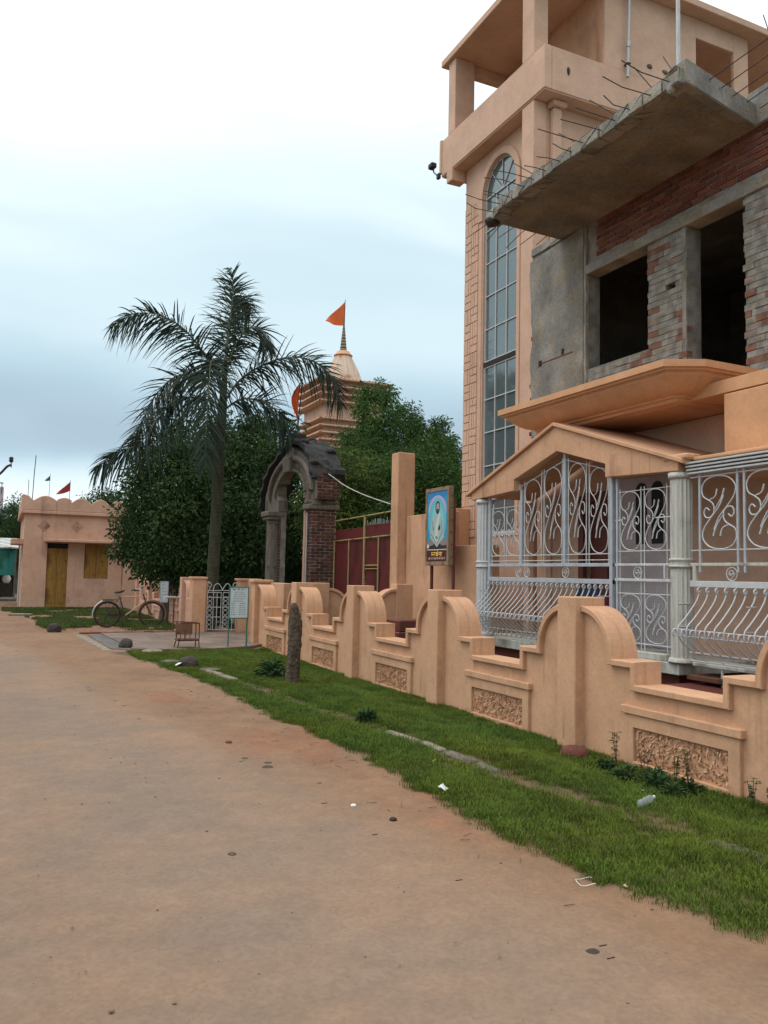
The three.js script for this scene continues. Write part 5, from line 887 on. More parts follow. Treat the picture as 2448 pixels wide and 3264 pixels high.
// ================================================================ BROADLEAF TREES
function leafCluster(n, R, L, W, droop = 0.3) {
  const pos = [];
  for (let i = 0; i < n; i++) {
    const a = rnd() * 6.283, u = rr(-0.9, 1), h = Math.sqrt(1 - u * u), d = new THREE.Vector3(h * Math.cos(a), u, h * Math.sin(a)), b = d.clone().multiplyScalar(R * rr(0.25, 1));
    const out = d.clone().add(new THREE.Vector3(rr(-0.5, 0.5), rr(-0.5, 0.3) - droop, rr(-0.5, 0.5))).normalize(), s = new THREE.Vector3(rr(-1, 1), rr(-0.4, 0.4), rr(-1, 1)).cross(out).normalize(), up = new THREE.Vector3().crossVectors(out, s);
    const l = L * rr(0.7, 1.25), w = W * rr(0.8, 1.2), m = b.clone().addScaledVector(out, l * 0.45), t = b.clone().addScaledVector(out, l).addScaledVector(up, -l * 0.12);
    const lf = m.clone().addScaledVector(s, w).addScaledVector(up, w * 0.35), rt = m.clone().addScaledVector(s, -w).addScaledVector(up, w * 0.35);
    for (const v of [b, lf, t, b, t, rt]) pos.push(v.x, v.y, v.z);
  }
  const g = new THREE.BufferGeometry(); g.setAttribute('position', new THREE.Float32BufferAttribute(pos, 3)); g.computeVertexNormals(); return boxUV(g);
}
const clusters = [leafCluster(26, 0.31, 0.135, 0.029, 0.35), leafCluster(24, 0.27, 0.175, 0.023, 0.6)];
const foliageWhite = leafMat([1, 1, 1], 0.22);
const dummy = new THREE.Object3D(), col = new THREE.Color();
function crown(lobes, dens, geo, tint, parent, name = 'crown') {
  const spots = [];
  for (const [x, y, d, rx, ry, rd] of lobes) {
    const n = Math.round(dens * (rx * ry + ry * rd + rx * rd) / 3);
    for (let i = 0; i < n; i++) { const a = rnd() * 6.283, u = rr(-1, 1), h = Math.sqrt(1 - u * u); const q = [h * Math.cos(a), u, h * Math.sin(a)], k = (0.55 + 0.5 * Math.pow(rnd(), 0.5)) * (0.58 + 0.86 * fbm(q[0] * 2.4 + x + 40, q[2] * 2.4 + q[1] * 2.4 + d, 5)); spots.push([x + rx * q[0] * k, y + ry * q[1] * k, d + rd * q[2] * k]); }
  }
  const im = new THREE.InstancedMesh(geo, foliageWhite, spots.length); im.name = name; im.userData.kind = 'stuff';
  spots.forEach(([x, y, d], i) => { dummy.position.set(x, y, -d); dummy.rotation.set(rr(-0.5, 0.5), rnd() * 6.283, rr(-0.5, 0.5)); dummy.scale.setScalar(rr(0.6, 1.0) + 0.7 * rnd() * rnd()); dummy.updateMatrix(); im.setMatrixAt(i, dummy.matrix); const k = rr(0.65, 1.25), yel = rnd() < 0.10 ? 1.5 : 1; col.setRGB(tint[0] * k * yel, tint[1] * k * (yel > 1 ? 1.25 : 1), tint[2] * k); im.setColorAt(i, col); });
  (parent || scene).add(im); return im;
}
function tree(label, x, d, tops, dens, tint, geo = 0, nm = 'broadleaf_tree', r0 = 0.2, group) {
  const t = thing(nm, label, 'tree', group); t.position.set(x, 0, -d);
  const loc = tops.map(([a, b, c, ...e]) => [a - x, b, c - d, ...e]);
  const mb = new MB(), yTop = Math.max(...tops.map(q => q[1])), fork = Math.min(2.2, yTop * 0.35);
  mb.tube(spline([P(0, -0.1, 0), P(0.08, fork * 0.5, 0.03), P(0, fork, 0)], 10), q => r0 * (1.25 - 0.5 * q), 9);
  mb.build('trunk', M.bark, t);
  for (const [a, b, c] of loc) new MB().tube(spline([P(0, fork * 0.95, 0), P(a * 0.35, lerp(fork, b, 0.5), c * 0.35), P(a, b, c)], 8), q => r0 * 0.55 * (1 - 0.8 * q), 6).build('limb', M.bark, t);
  crown(loc, dens, clusters[geo], tint, t);
  return t;
}
const dk = [0.046, 0.092, 0.028], md = [0.060, 0.128, 0.030], lt = [0.10, 0.155, 0.036];
tree('dark low bushy tree left of the palm, overhanging the wall behind the bicycle', 4.5, 24.6, [[4.5, 2.6, 24.4, 1.15, 1.3, 1.1], [5.2, 3.4, 24.8, 1.3, 1.5, 1.2], [3.95, 1.9, 24.2, 0.7, 0.6, 0.7], [4.3, 4.0, 25.0, 1.0, 1.1, 1.0], [5.4, 1.7, 24.3, 1.2, 1.1, 1.0], [3.35, 2.9, 24.7, 0.4, 0.5, 0.5], [3.6, 3.9, 24.8, 0.35, 0.45, 0.4], [3.95, 4.6, 24.9, 0.4, 0.6, 0.4], [4.6, 5.2, 25.1, 0.5, 0.5, 0.5], [3.3, 2.0, 24.4, 0.45, 0.22, 0.4], [6.2, 2.4, 24.3, 1.2, 1.4, 1.0]], 150, dk, 0);
tree('dark dense tree right behind the palm trunk and left of the brick gateway', 6.6, 26.3, [[6.3, 4.4, 26, 1.4, 1.5, 1.3], [7.3, 5.0, 26.5, 1.3, 1.3, 1.3], [5.6, 5.3, 26.6, 0.9, 1.0, 1.0], [6.4, 6.1, 26.5, 0.4, 0.5, 0.4], [7.5, 6.3, 26.7, 0.4, 0.55, 0.4], [5.0, 6.0, 26.7, 0.35, 0.45, 0.4], [7.2, 3.0, 25.8, 1.5, 1.5, 1.2], [6.0, 2.6, 25.6, 1.5, 1.5, 1.2], [6.6, 1.4, 25.4, 1.6, 1.2, 1.0]], 140, dk, 0);
tree('dark tree top between the palm fronds and the furled orange flag', 8.8, 27.8, [[8.5, 5.9, 27.8, 0.9, 1.5, 1.0], [8.2, 4.6, 27.2, 1.3, 1.4, 1.2], [9.6, 4.0, 27.2, 1.4, 1.5, 1.2], [8.8, 2.4, 26.8, 1.7, 1.7, 1.2], [10.2, 2.4, 26.8, 1.5, 1.6, 1.2]], 140, dk, 0);
tree('tallest mid green tree with drooping leaves, right of the temple tower', 12.6, 28.2, [[12.75, 7.55, 28.2, 0.95, 1.15, 1.0], [13.1, 8.5, 28.2, 0.35, 0.4, 0.35], [12.3, 8.2, 28.2, 0.3, 0.45, 0.3], [14.3, 7.6, 28.4, 0.4, 0.5, 0.4], [12.0, 5.9, 28, 0.8, 1.0, 1.1], [13.6, 6.7, 28.4, 1.2, 1.3, 1.2], [12.2, 5.2, 27.6, 1.6, 1.5, 1.3], [13.6, 5.0, 27.8, 1.4, 1.6, 1.3], [12.8, 3.4, 27.4, 1.9, 1.7, 1.3], [11.5, 3.6, 27.2, 1.2, 1.5, 1.2]], 140, md, 1);
tree('mid green tree at the left edge of the tall peach tower', 15.2, 29.2, [[15.0, 6.4, 29.2, 1.2, 1.2, 1.2], [16.2, 5.9, 29.4, 1.2, 1.4, 1.2], [14.6, 5.0, 28.8, 1.3, 1.5, 1.2], [16, 4.2, 28.8, 1.6, 1.8, 1.2], [15, 2.8, 28.4, 1.9, 1.8, 1.2]], 140, md, 1);
tree('light green shrubby tree above the red sheet gate', 9.9, 23.6, [[9.7, 4.3, 23.6, 0.8, 1.1, 0.8], [10.6, 3.9, 23.8, 1.0, 1.3, 0.9], [9.1, 3.4, 23.5, 0.9, 1.2, 0.8], [10.2, 2.6, 23.4, 1.5, 1.3, 0.9]], 175, lt, 1, 'shrub_tree', 0.12);
tree('leafy shrub between the tall peach pillar and the tower', 11.6, 22.6, [[11.2, 4.2, 22.6, 0.9, 1.0, 0.9], [12.0, 4.6, 22.9, 0.9, 1.1, 0.9], [11.6, 3.0, 22.4, 1.3, 1.3, 0.9], [12.7, 3.4, 22.6, 1.0, 1.4, 0.9], [10.8, 2.8, 22.4, 0.9, 1.2, 0.8]], 175, md, 1, 'shrub_tree', 0.12);
tree('narrow pointed tree top beside the tower edge', 17.4, 31.5, [[17.4, 7.6, 31.5, 0.45, 0.9, 0.45], [17.4, 6.4, 31.5, 0.8, 1.0, 0.8], [17.3, 5.0, 31.2, 1.1, 1.3, 1.0], [17.4, 3.2, 31, 1.2, 1.8, 1.0]], 170, dk, 0);
tree('dark tree far behind the teal stall', 0.9, 56, [[0.9, 4.2, 56, 1.3, 1.5, 1.2], [-0.2, 3.4, 56, 1.4, 1.5, 1.2], [1.6, 3.0, 56, 1.2, 1.5, 1.2]], 110, dk, 0);
tree('small tree top peeping over the right end of the pink parapet', 4.6, 43, [[4.4, 4.5, 43, 0.9, 0.9, 0.9], [5.2, 4.2, 43, 1.2, 1.2, 1.0], [4.6, 2.8, 43, 1.4, 1.6, 1.0]], 140, dk, 0);
// trees across the road, out of the frame: what the tower panes mirror
[[-13, 6, 7.0], [-13, 20, 7.4], [-12, 34, 12.5], [-12.5, 41, 14.5], [-14, 49, 15.5], [-17, 57, 15]].forEach(([x, d, h], i) => tree('large tree on the opposite side of the road', x, d, [[x, h * 0.78, d, h * 0.28, h * 0.22, h * 0.28], [x + 0.8, h * 0.5, d - h * 0.2, h * 0.26, h * 0.25, h * 0.26], [x + 0.3, h * 0.45, d + h * 0.2, h * 0.26, h * 0.25, h * 0.26]], 42, dk, 0, 'roadside_tree', 0.3, 'trees across the road'));
{ // the far wood that closes the horizon
  const lobes = []; for (let x = -60; x < 90; x += 3.2) lobes.push([x, 1.6 + 1.4 * noise(x * 0.2, 3, 7), 88 + 6 * noise(x * 0.3, 9, 8), 2.6, 2.4 + 1.3 * noise(x * 0.35, 1, 9), 2]);
  const im = crown(lobes, 60, leafCluster(12, 0.9, 0.7, 0.2, 0.2), [0.05, 0.075, 0.04], null, 'distant_wood'); tag(im, 'far low belt of trees closing the horizon', 'wood', null, 'stuff');
}
// ================================================================ GRASS AND WEEDS
{
  const tuft = (n, h, spread, w) => { const pos = []; for (let i = 0; i < n; i++) { const a = rnd() * 6.283, r = spread * Math.sqrt(rnd()), bx = r * Math.cos(a), bz = r * Math.sin(a), H = h * rr(0.55, 1.15), la = rnd() * 6.283, ln = H * rr(0.15, 0.75), dx = Math.cos(la), dz = Math.sin(la), wx = -dz * w, wz = dx * w; const p = q => [bx + dx * ln * q * q, H * q * (1 - 0.18 * q * q), bz + dz * ln * q * q]; const a0 = p(0), a1 = p(0.55), a2 = p(1); const q = [[a0[0] + wx, a0[1], a0[2] + wz], [a0[0] - wx, a0[1], a0[2] - wz], [a1[0] + wx * .8, a1[1], a1[2] + wz * .8], [a1[0] - wx * .8, a1[1], a1[2] - wz * .8], a2]; for (const k of [0, 1, 3, 0, 3, 2, 2, 3, 4]) pos.push(...q[k]); } const g = new THREE.BufferGeometry(); g.setAttribute('position', new THREE.Float32BufferAttribute(pos, 3)); g.computeVertexNormals(); return boxUV(g); };
  const make = (name, label, geo, list, tint) => { const im = new THREE.InstancedMesh(geo, foliageWhite, list.length); im.name = name; list.forEach(([x, d, s], i) => { dummy.position.set(x, groundY(x, d) - 0.005, -d); dummy.rotation.set(rr(-0.12, 0.12), rnd() * 6.283, rr(-0.12, 0.12)); dummy.scale.set(s, s * rr(0.8, 1.2), s); dummy.updateMatrix(); im.setMatrixAt(i, dummy.matrix); const y = fbm(x * 1.3 + 20, d * 1.3, 33), z = fbm(x * 5, d * 5 + 9, 34), k = (0.45 + 1.05 * z) * rr(0.75, 1.25); col.setRGB(tint[0] * k * (0.75 + 0.6 * y), tint[1] * k, tint[2] * k * (1.2 - 0.4 * y)); im.setColorAt(i, col); }); scene.add(im); return tag(im, label, 'grass', null, 'stuff'); };
  const near = [], far = [];
  for (let i = 0; i < 150000; i++) { const d = 2.0 + 14.3 * Math.pow(rnd(), 1.25), x = rr(2.2, 4.98), g = grassy(x, d); if (rnd() < g && !(d < 3.2 && x > 5)) near.push([x, d, rr(0.6, 1.15) * (0.75 + 0.5 * fbm(x * 2 + 7, d * 2, 35))]); }
  for (let i = 0; i < 60000; i++) { const d = rr(20.3, 32.8), x = rr(0.2, 4.4); if (rnd() < grassy(x, d)) far.push([x, d, rr(0.7, 1.2)]); }
  make('grass', 'short green grass of the verge between road and street wall', tuft(9, 0.062, 0.038, 0.0022), near, [0.095, 0.150, 0.018]);
  make('grass', 'patchy grass between the bicycle and the pink house', tuft(8, 0.09, 0.06, 0.005), far, [0.070, 0.105, 0.02]);
  // broad-leaved weeds
  const weed = (n, h, L, W) => { const pos = []; for (let i = 0; i < n; i++) { const a = rnd() * 6.283, e = rr(0.15, 1.2), o = new THREE.Vector3(Math.cos(a) * Math.cos(e), Math.sin(e), Math.sin(a) * Math.cos(e)), b = o.clone().multiplyScalar(h * rr(0.3, 1)); b.x *= 0.8; const out = o.clone().add(new THREE.Vector3(rr(-.4, .4), -0.35, rr(-.4, .4))).normalize(), s = new THREE.Vector3(0, 1, 0).cross(out).normalize(), up = new THREE.Vector3().crossVectors(out, s); const l = L * rr(0.7, 1.2), m1 = b.clone().addScaledVector(out, l * 0.35), t = b.clone().addScaledVector(out, l).addScaledVector(up, -l * 0.2), lf = m1.clone().addScaledVector(s, W).addScaledVector(up, W * .4), rt = m1.clone().addScaledVector(s, -W).addScaledVector(up, W * .4); for (const v of [b, lf, t, b, t, rt]) pos.push(v.x, v.y, v.z); } const g = new THREE.BufferGeometry(); g.setAttribute('position', new THREE.Float32BufferAttribute(pos, 3)); g.computeVertexNormals(); return g; };
  const wm = [leafMat([0.030, 0.075, 0.022]), leafMat([0.045, 0.085, 0.022]), leafMat([0.085, 0.075, 0.028])];
  const plant = (nm, x, d, n, h, L, W, m, label, cat = 'plant', group) => { const y = groundY(x, d); const t = thing(nm, label, cat, group); t.position.set(x, y, -d); const st = new MB(); for (let i = 0; i < 5; i++) { const a = i * 1.3; st.rod(P(0, -0.01, 0), P(Math.cos(a) * h * 0.4, h * 0.8, Math.sin(a) * h * 0.4), 0.004, 4); } st.build('stem', wm[1], t).userData.kind = 'stuff'; const o = new MB().add(weed(n, h, L, W)).build('foliage', wm[m], t); o.userData.kind = 'stuff'; return t; };
  plant('round_bush', 3.62, 11.5, 150, 0.25, 0.11, 0.035, 0, 'round dark green bush on the grass beside the old stump post', 'bush');
  plant('weed_clump', 3.46, 7.75, 170, 0.11, 0.08, 0.015, 0, 'dark weed clump leaning over the sunken kerb, nearer than the stump post');
  const mat_ = [[4.62, 5.45, 120, 0.10], [4.55, 5.15, 130, 0.12], [4.58, 4.85, 140, 0.12], [4.50, 4.6, 120, 0.10], [4.72, 5.0, 110, 0.12], [4.70, 4.65, 110, 0.11]];
  mat_.forEach(([x, d, n, h], i) => plant('creeping_weed', x, d, n, h, 0.055, 0.017, i % 2, 'low leafy weed in the dark patch at the foot of the nearest wall bay', 'weed', 'weeds along the wall foot'));
  const tall = (x, d, h, m, label) => { const t = thing('tall_weed', label, 'weed'); t.position.set(x, groundY(x, d), -d); const st = new MB(), lf = []; for (let k = 0; k < 3; k++) { const lx = rr(-.05, .05), ld = rr(-.05, .05); st.tube(spline([P(0, 0, 0), P(lx * .5, h * .5, ld * .5), P(lx, h, ld)], 8), 0.003, 4); for (let i = 0; i < 14; i++) { const q = rr(0.25, 1), a = rnd() * 6.283, b = P(lx * q, h * q, ld * q), out = new THREE.Vector3(Math.cos(a), rr(-.2, .4), Math.sin(a)).normalize(), s = new THREE.Vector3(0, 1, 0).cross(out).normalize(); const L = rr(.03, .055), m1 = b.clone().addScaledVector(out, L * .4), tp = b.clone().addScaledVector(out, L); tp.y -= L * .25; for (const v of [b, m1.clone().addScaledVector(s, L * .3), tp, b, tp, m1.clone().addScaledVector(s, -L * .3)]) lf.push(v.x, v.y, v.z); } } st.build('stem', wm[m], t).userData.kind = 'stuff'; const g = new THREE.BufferGeometry(); g.setAttribute('position', new THREE.Float32BufferAttribute(lf, 3)); g.computeVertexNormals(); new MB().add(g).build('leaves', wm[m], t).userData.kind = 'stuff'; };
  tall(4.80, 5.55, 0.30, 2, 'thin brownish weed standing against the wall, tallest one left of the nearest relief panel'); tall(4.78, 5.2, 0.22, 2, 'short brownish weed close to the left edge of the nearest relief panel');
  tall(4.68, 4.62, 0.34, 2, 'yellow-brown weed in front of the nearest relief panel, right half'); tall(4.66, 4.75, 0.28, 1, 'greenish weed in front of the nearest relief panel, left of the yellow-brown one'); tall(4.78, 4.15, 0.22, 1, 'green weed by the wall at the right edge of the picture'); tall(4.80, 4.02, 0.20, 2, 'last brownish weed by the wall, cut by the right picture edge');
}
// ================================================================ BOARDS
function board(w, h, draw, W, H) { const c = document.createElement('canvas'); c.width = W; c.height = H; draw(c.getContext('2d'), W, H); const t = new THREE.CanvasTexture(c); t.colorSpace = THREE.SRGBColorSpace; const m = new THREE.MeshStandardMaterial({ map: t, roughness: 0.55 }); const g = new THREE.PlaneGeometry(w, h); return new THREE.Mesh(g, m); }
// strokes of a Bengali-looking line: head bar with hanging strokes
function scriptLine(x, x0, y, w, s, col) { x.strokeStyle = col; x.lineWidth = Math.max(1, s * 0.16); let p = x0; while (p < x0 + w) { const l = s * (0.9 + 1.9 * rnd()); const e = Math.min(p + l, x0 + w); x.beginPath(); x.moveTo(p, y); x.lineTo(e, y); x.stroke(); for (let q = p + s * 0.2; q < e - s * 0.3; q += s * 0.62) { x.beginPath(); x.moveTo(q + s * .35, y); x.lineTo(q + s * .35, y + s * .8); if (rnd() < 0.7) { x.moveTo(q + s * .35, y + s * .25); x.lineTo(q, y + s * .55); x.lineTo(q + s * .35, y + s * .75); } x.stroke(); } p = e + s * 0.5; } }
{
  const t = thing('portrait_board', 'tall framed board painted with a seated robed bearded man on blue, on two dark posts', 'sign board');
  const X = 7.2, d0 = 12.69, d1 = 13.57, y0 = 1.69, y1 = 3.11, w = d1 - d0, h = y1 - y0, wood = mat([0.33, 0.23, 0.14], { t: 'stain', size: 0.5 });
  new MB().box(X + 0.012, X + 0.09, y0, y1, d0, d1, 0.006).build('backing', wood, t);
  for (const [a, b, c, d] of [[y0, y0 + 0.07, d0, d1], [y1 - 0.07, y1, d0, d1], [y0 + 0.07, y1 - 0.07, d0, d0 + 0.065], [y0 + 0.07, y1 - 0.07, d1 - 0.065, d1]]) new MB().box(X - 0.012, X + 0.011, a, b, c, d, 0.004).build('frame', wood, t);
  const pic = board(w - 0.13, h - 0.14, (x, W, H) => {
    x.fillStyle = '#2c8fb5'; x.fillRect(0, 0, W, H); x.fillStyle = '#2a7fb8'; x.fillRect(0, 0, W, H * 0.09);
    x.fillStyle = '#b7a2c8'; x.beginPath(); x.ellipse(W * .5, H * .27, W * .45, H * .215, 0, 0, 7); x.fill();
    x.fillStyle = '#62b3c2'; x.beginPath(); x.ellipse(W * .5, H * .42, W * .44, H * .33, 0, 0, 7); x.fill(); x.fillStyle = '#7cc0c6'; x.beginPath(); x.ellipse(W * .52, H * .45, W * .30, H * .29, 0, 0, 7); x.fill();
    x.fillStyle = '#2a2224'; x.fillRect(0, H * .72, W, H * .11); x.fillStyle = '#8a7a70'; x.beginPath(); x.ellipse(W * .16, H * .735, W * .2, H * .04, 0, 0, 7); x.fill(); x.beginPath(); x.ellipse(W * .85, H * .735, W * .2, H * .04, 0, 0, 7); x.fill(); x.fillStyle = '#c9d6d3'; x.beginPath(); x.ellipse(W * .05, H * .78, W * .06, H * .03, 0, 0, 7); x.fill();
    // robe
    x.fillStyle = '#9fb2ae'; x.beginPath(); x.moveTo(W * .40, H * .33); x.quadraticCurveTo(W * .22, H * .36, W * .20, H * .50); x.lineTo(W * .14, H * .65); x.quadraticCurveTo(W * .4, H * .75, W * .5, H * .80); x.quadraticCurveTo(W * .62, H * .74, W * .86, H * .66); x.lineTo(W * .76, H * .48); x.quadraticCurveTo(W * .74, H * .35, W * .58, H * .32); x.fill();
    x.fillStyle = '#b9c8c3'; x.beginPath(); x.moveTo(W * .60, H * .28); x.lineTo(W * .44, H * .45); x.lineTo(W * .36, H * .70); x.lineTo(W * .56, H * .72); x.lineTo(W * .54, H * .5); x.lineTo(W * .66, H * .34); x.fill();
    x.strokeStyle = '#4a5656'; x.lineWidth = W * .018; for (const q of [[.27, .42, .30, .56], [.30, .56, .33, .50], [.18, .60, .46, .74], [.72, .42, .76, .58], [.76, .58, .52, .74], [.56, .55, .62, .48]]) { x.beginPath(); x.moveTo(q[0] * W, q[1] * H); x.lineTo(q[2] * W, q[3] * H); x.stroke(); }
    x.fillStyle = '#2b2f30'; x.beginPath(); x.moveTo(W * .56, H * .52); x.lineTo(W * .66, H * .47); x.lineTo(W * .66, H * .55); x.lineTo(W * .56, H * .56); x.fill();
    x.fillStyle = '#7d8a86'; x.beginPath(); x.ellipse(W * .48, H * .66, W * .07, H * .025, 0.3, 0, 7); x.fill();
    // head: plain generic face
    x.fillStyle = '#1f2426'; x.beginPath(); x.ellipse(W * .52, H * .225, W * .115, H * .085, 0, 0, 7); x.fill(); x.fillStyle = '#a7a59b'; x.beginPath(); x.ellipse(W * .525, H * .23, W * .085, H * .064, 0, 0, 7); x.fill();
    x.fillStyle = '#23282a'; x.beginPath(); x.ellipse(W * .52, H * .285, W * .075, H * .04, 0, 0, 7); x.fill(); x.fillRect(W * .47, H * .215, W * .04, H * .008); x.fillRect(W * .545, H * .215, W * .04, H * .008); x.fillStyle = '#6d6a62'; x.fillRect(W * .52, H * .222, W * .018, H * .03); x.fillStyle = '#a7a59b'; x.fillRect(W * .50, H * .268, W * .045, H * .008);
    // caption
    x.fillStyle = '#d6cfc6'; x.fillRect(0, H * .825, W, H * .012); x.fillStyle = '#4a1712'; x.fillRect(0, H * .837, W, H * .163);
    x.strokeStyle = '#e8c45a'; x.lineWidth = W * .018; x.lineCap = 'round';
    const L = (...pts) => { x.beginPath(); pts.forEach((p, i) => x[i ? 'lineTo' : 'moveTo'](W * (0.23 + 0.54 * p[0]), H * (0.862 + 0.058 * p[1]))); x.stroke(); };
    // the word on the board, letter by letter
    L([0, .15], [1, .15]); L([.26, .15], [.26, .95]); L([.02, .15], [.02, .6], [.26, .62]); L([.02, .6], [.02, .82], [.12, .82], [.12, .62]);                // ma
    L([.30, -.3], [.34, -.55], [.50, -.5], [.62, -.1], [.62, .15]); L([.34, .15], [.34, .95]);                                                                  // short i
    L([.44, .15], [.44, .40], [.54, .45], [.62, .38]); L([.62, .15], [.62, .95]); L([.42, .62], [.52, .55], [.58, .72], [.48, .92], [.60, .95]);               // nda
    L([.92, .15], [.92, .95]); L([.92, .3], [.72, .6], [.92, .85]); x.beginPath(); x.arc(W * (0.23 + 0.54 * .82), H * .925, W * .012, 0, 7); x.fillStyle = '#e8c45a'; x.fill();   // ra
    scriptLine(x, W * .08, H * .945, W * .84, W * .052, '#d9cfc4');
  }, 320, 560);
  pic.name = 'painted_panel'; pic.rotation.y = -Math.PI / 2; pic.position.set(X - 0.001, (y0 + y1) / 2, -(d0 + d1) / 2); t.add(pic);
  for (const d of [d0 + 0.03, d1 - 0.05]) new MB().box(X + 0.0915, X + 0.14, -0.1, y1 - 0.2, d - 0.025, d + 0.025, 0.005).build('post', M.maroon, t);
  for (let i = 0; i < 6; i++) new MB().add(new THREE.SphereGeometry(0.012, 8, 6).translate(X + 0.05, y0 + 0.15 + i * 0.22, -(d0 - 0.004))).build('nail_head', M.iron, t);
  rebase(t, X, 0, 13.13);
}
{
  const notice = (name, label, x0, x1, y0, y1, d, frameM, rows, title) => {
    const t = thing(name, label, 'notice board'), w = x1 - x0, h = y1 - y0;
    new MB().box(x0 + 0.01, x1 - 0.01, y0 + 0.01, y1 - 0.01, d + 0.004, d + 0.02, 0.003).build('panel', M.paper, t);
    const pl = board(w - 0.03, h - 0.03, (x, W, H) => { x.fillStyle = '#c9d3d8'; x.fillRect(0, 0, W, H); if (title) scriptLine(x, W * .12, H * .05, W * .76, H * .055, '#1d2a3c'); for (let i = 0; i < rows; i++) { const y = H * (0.15 + 0.8 * i / rows); if (i > rows * .45 && title) { scriptLine(x, W * .08, y, W * .22, H * .034, '#33404f'); scriptLine(x, W * .52, y, W * .36, H * .034, '#33404f'); } else scriptLine(x, W * (.12 + .1 * rnd()), y, W * (.5 + .25 * rnd()), H * .034, '#33404f'); } }, 256, 420);
    pl.name = 'printed_sheet'; pl.position.set((x0 + x1) / 2, (y0 + y1) / 2, -(d + 0.002)); t.add(pl);
    for (const [a, b, c, e] of [[x0, x1, y1 - 0.02, y1], [x0, x1, y0, y0 + 0.02], [x0, x0 + 0.018, y0 + 0.02, y1 - 0.02], [x1 - 0.018, x1, y0 + 0.02, y1 - 0.02]]) new MB().box(a, b, c, e, d - 0.008, d + 0.022, 0.003).build('frame', frameM, t);
    return t;
  };
  const t = notice('notice_board', 'white notice board with lines of print in a green frame on two thin green legs', 4.13, 4.52, 0.58, 1.21, 15.95, M.green, 11, true);
  new MB().box(4.13, 4.152, -0.1, 1.18, 15.975, 16.0, 0.003).build('leg', M.green, t); new MB().box(4.497, 4.522, -0.1, 1.21, 15.975, 16.0, 0.003).build('leg', M.green, t); t.rotation.y = 0; rebase(t, 4.3, 0, 15.97);
  const s = notice('notice_board', 'small white notice board on a dark post behind the bicycle front wheel', 4.02, 4.25, 0.62, 1.20, 23.0, M.greyWhite, 5, false);
  new MB().box(4.255, 4.285, -0.1, 1.2, 23.0, 23.03, 0.003).build('leg', M.iron, s); rebase(s, 4.13, 0, 23);
}
// ================================================================ TAPS
{
  const t = thing('water_tap', 'upright peach water pipe with a tap at the far corner pier of the street wall', 'tap');
  new MB().rod(P(4.80, -0.1, 16.98), P(4.80, 0.96, 16.98), 0.022, 8).build('pipe', M.peachPale, t); new MB().tube([P(4.80, 0.94, 16.98), P(4.70, 0.945, 16.98), P(4.60, 0.94, 16.98), P(4.585, 0.90, 16.98)], 0.018, 7).build('spout', M.chrome, t); new MB().box(4.66, 4.71, 0.955, 0.985, 16.965, 16.995, 0.004).build('handle', M.iron, t); new MB().add(new THREE.SphereGeometry(0.03, 10, 8).translate(4.80, 0.95, -16.98)).build('elbow', M.ivory, t); rebase(t, 4.8, 0, 16.98);
  const s = thing('water_tap', 'water tap on a low rusty standpipe before the far wall, above the iron stand', 'tap');
  new MB().rod(P(3.95, -0.05, 20.6), P(3.95, 0.80, 20.6), 0.02, 8).build('pipe', M.rust, s); new MB().tube([P(4.1, 0.84, 20.6), P(3.95, 0.84, 20.6), P(3.80, 0.845, 20.6), P(3.72, 0.84, 20.6), P(3.71, 0.79, 20.6)], 0.02, 7).build('spout', M.ivory, s); new MB().box(3.98, 4.03, 0.86, 0.90, 20.585, 20.615, 0.004).build('handle', M.iron, s); rebase(s, 3.95, 0, 20.6);
}
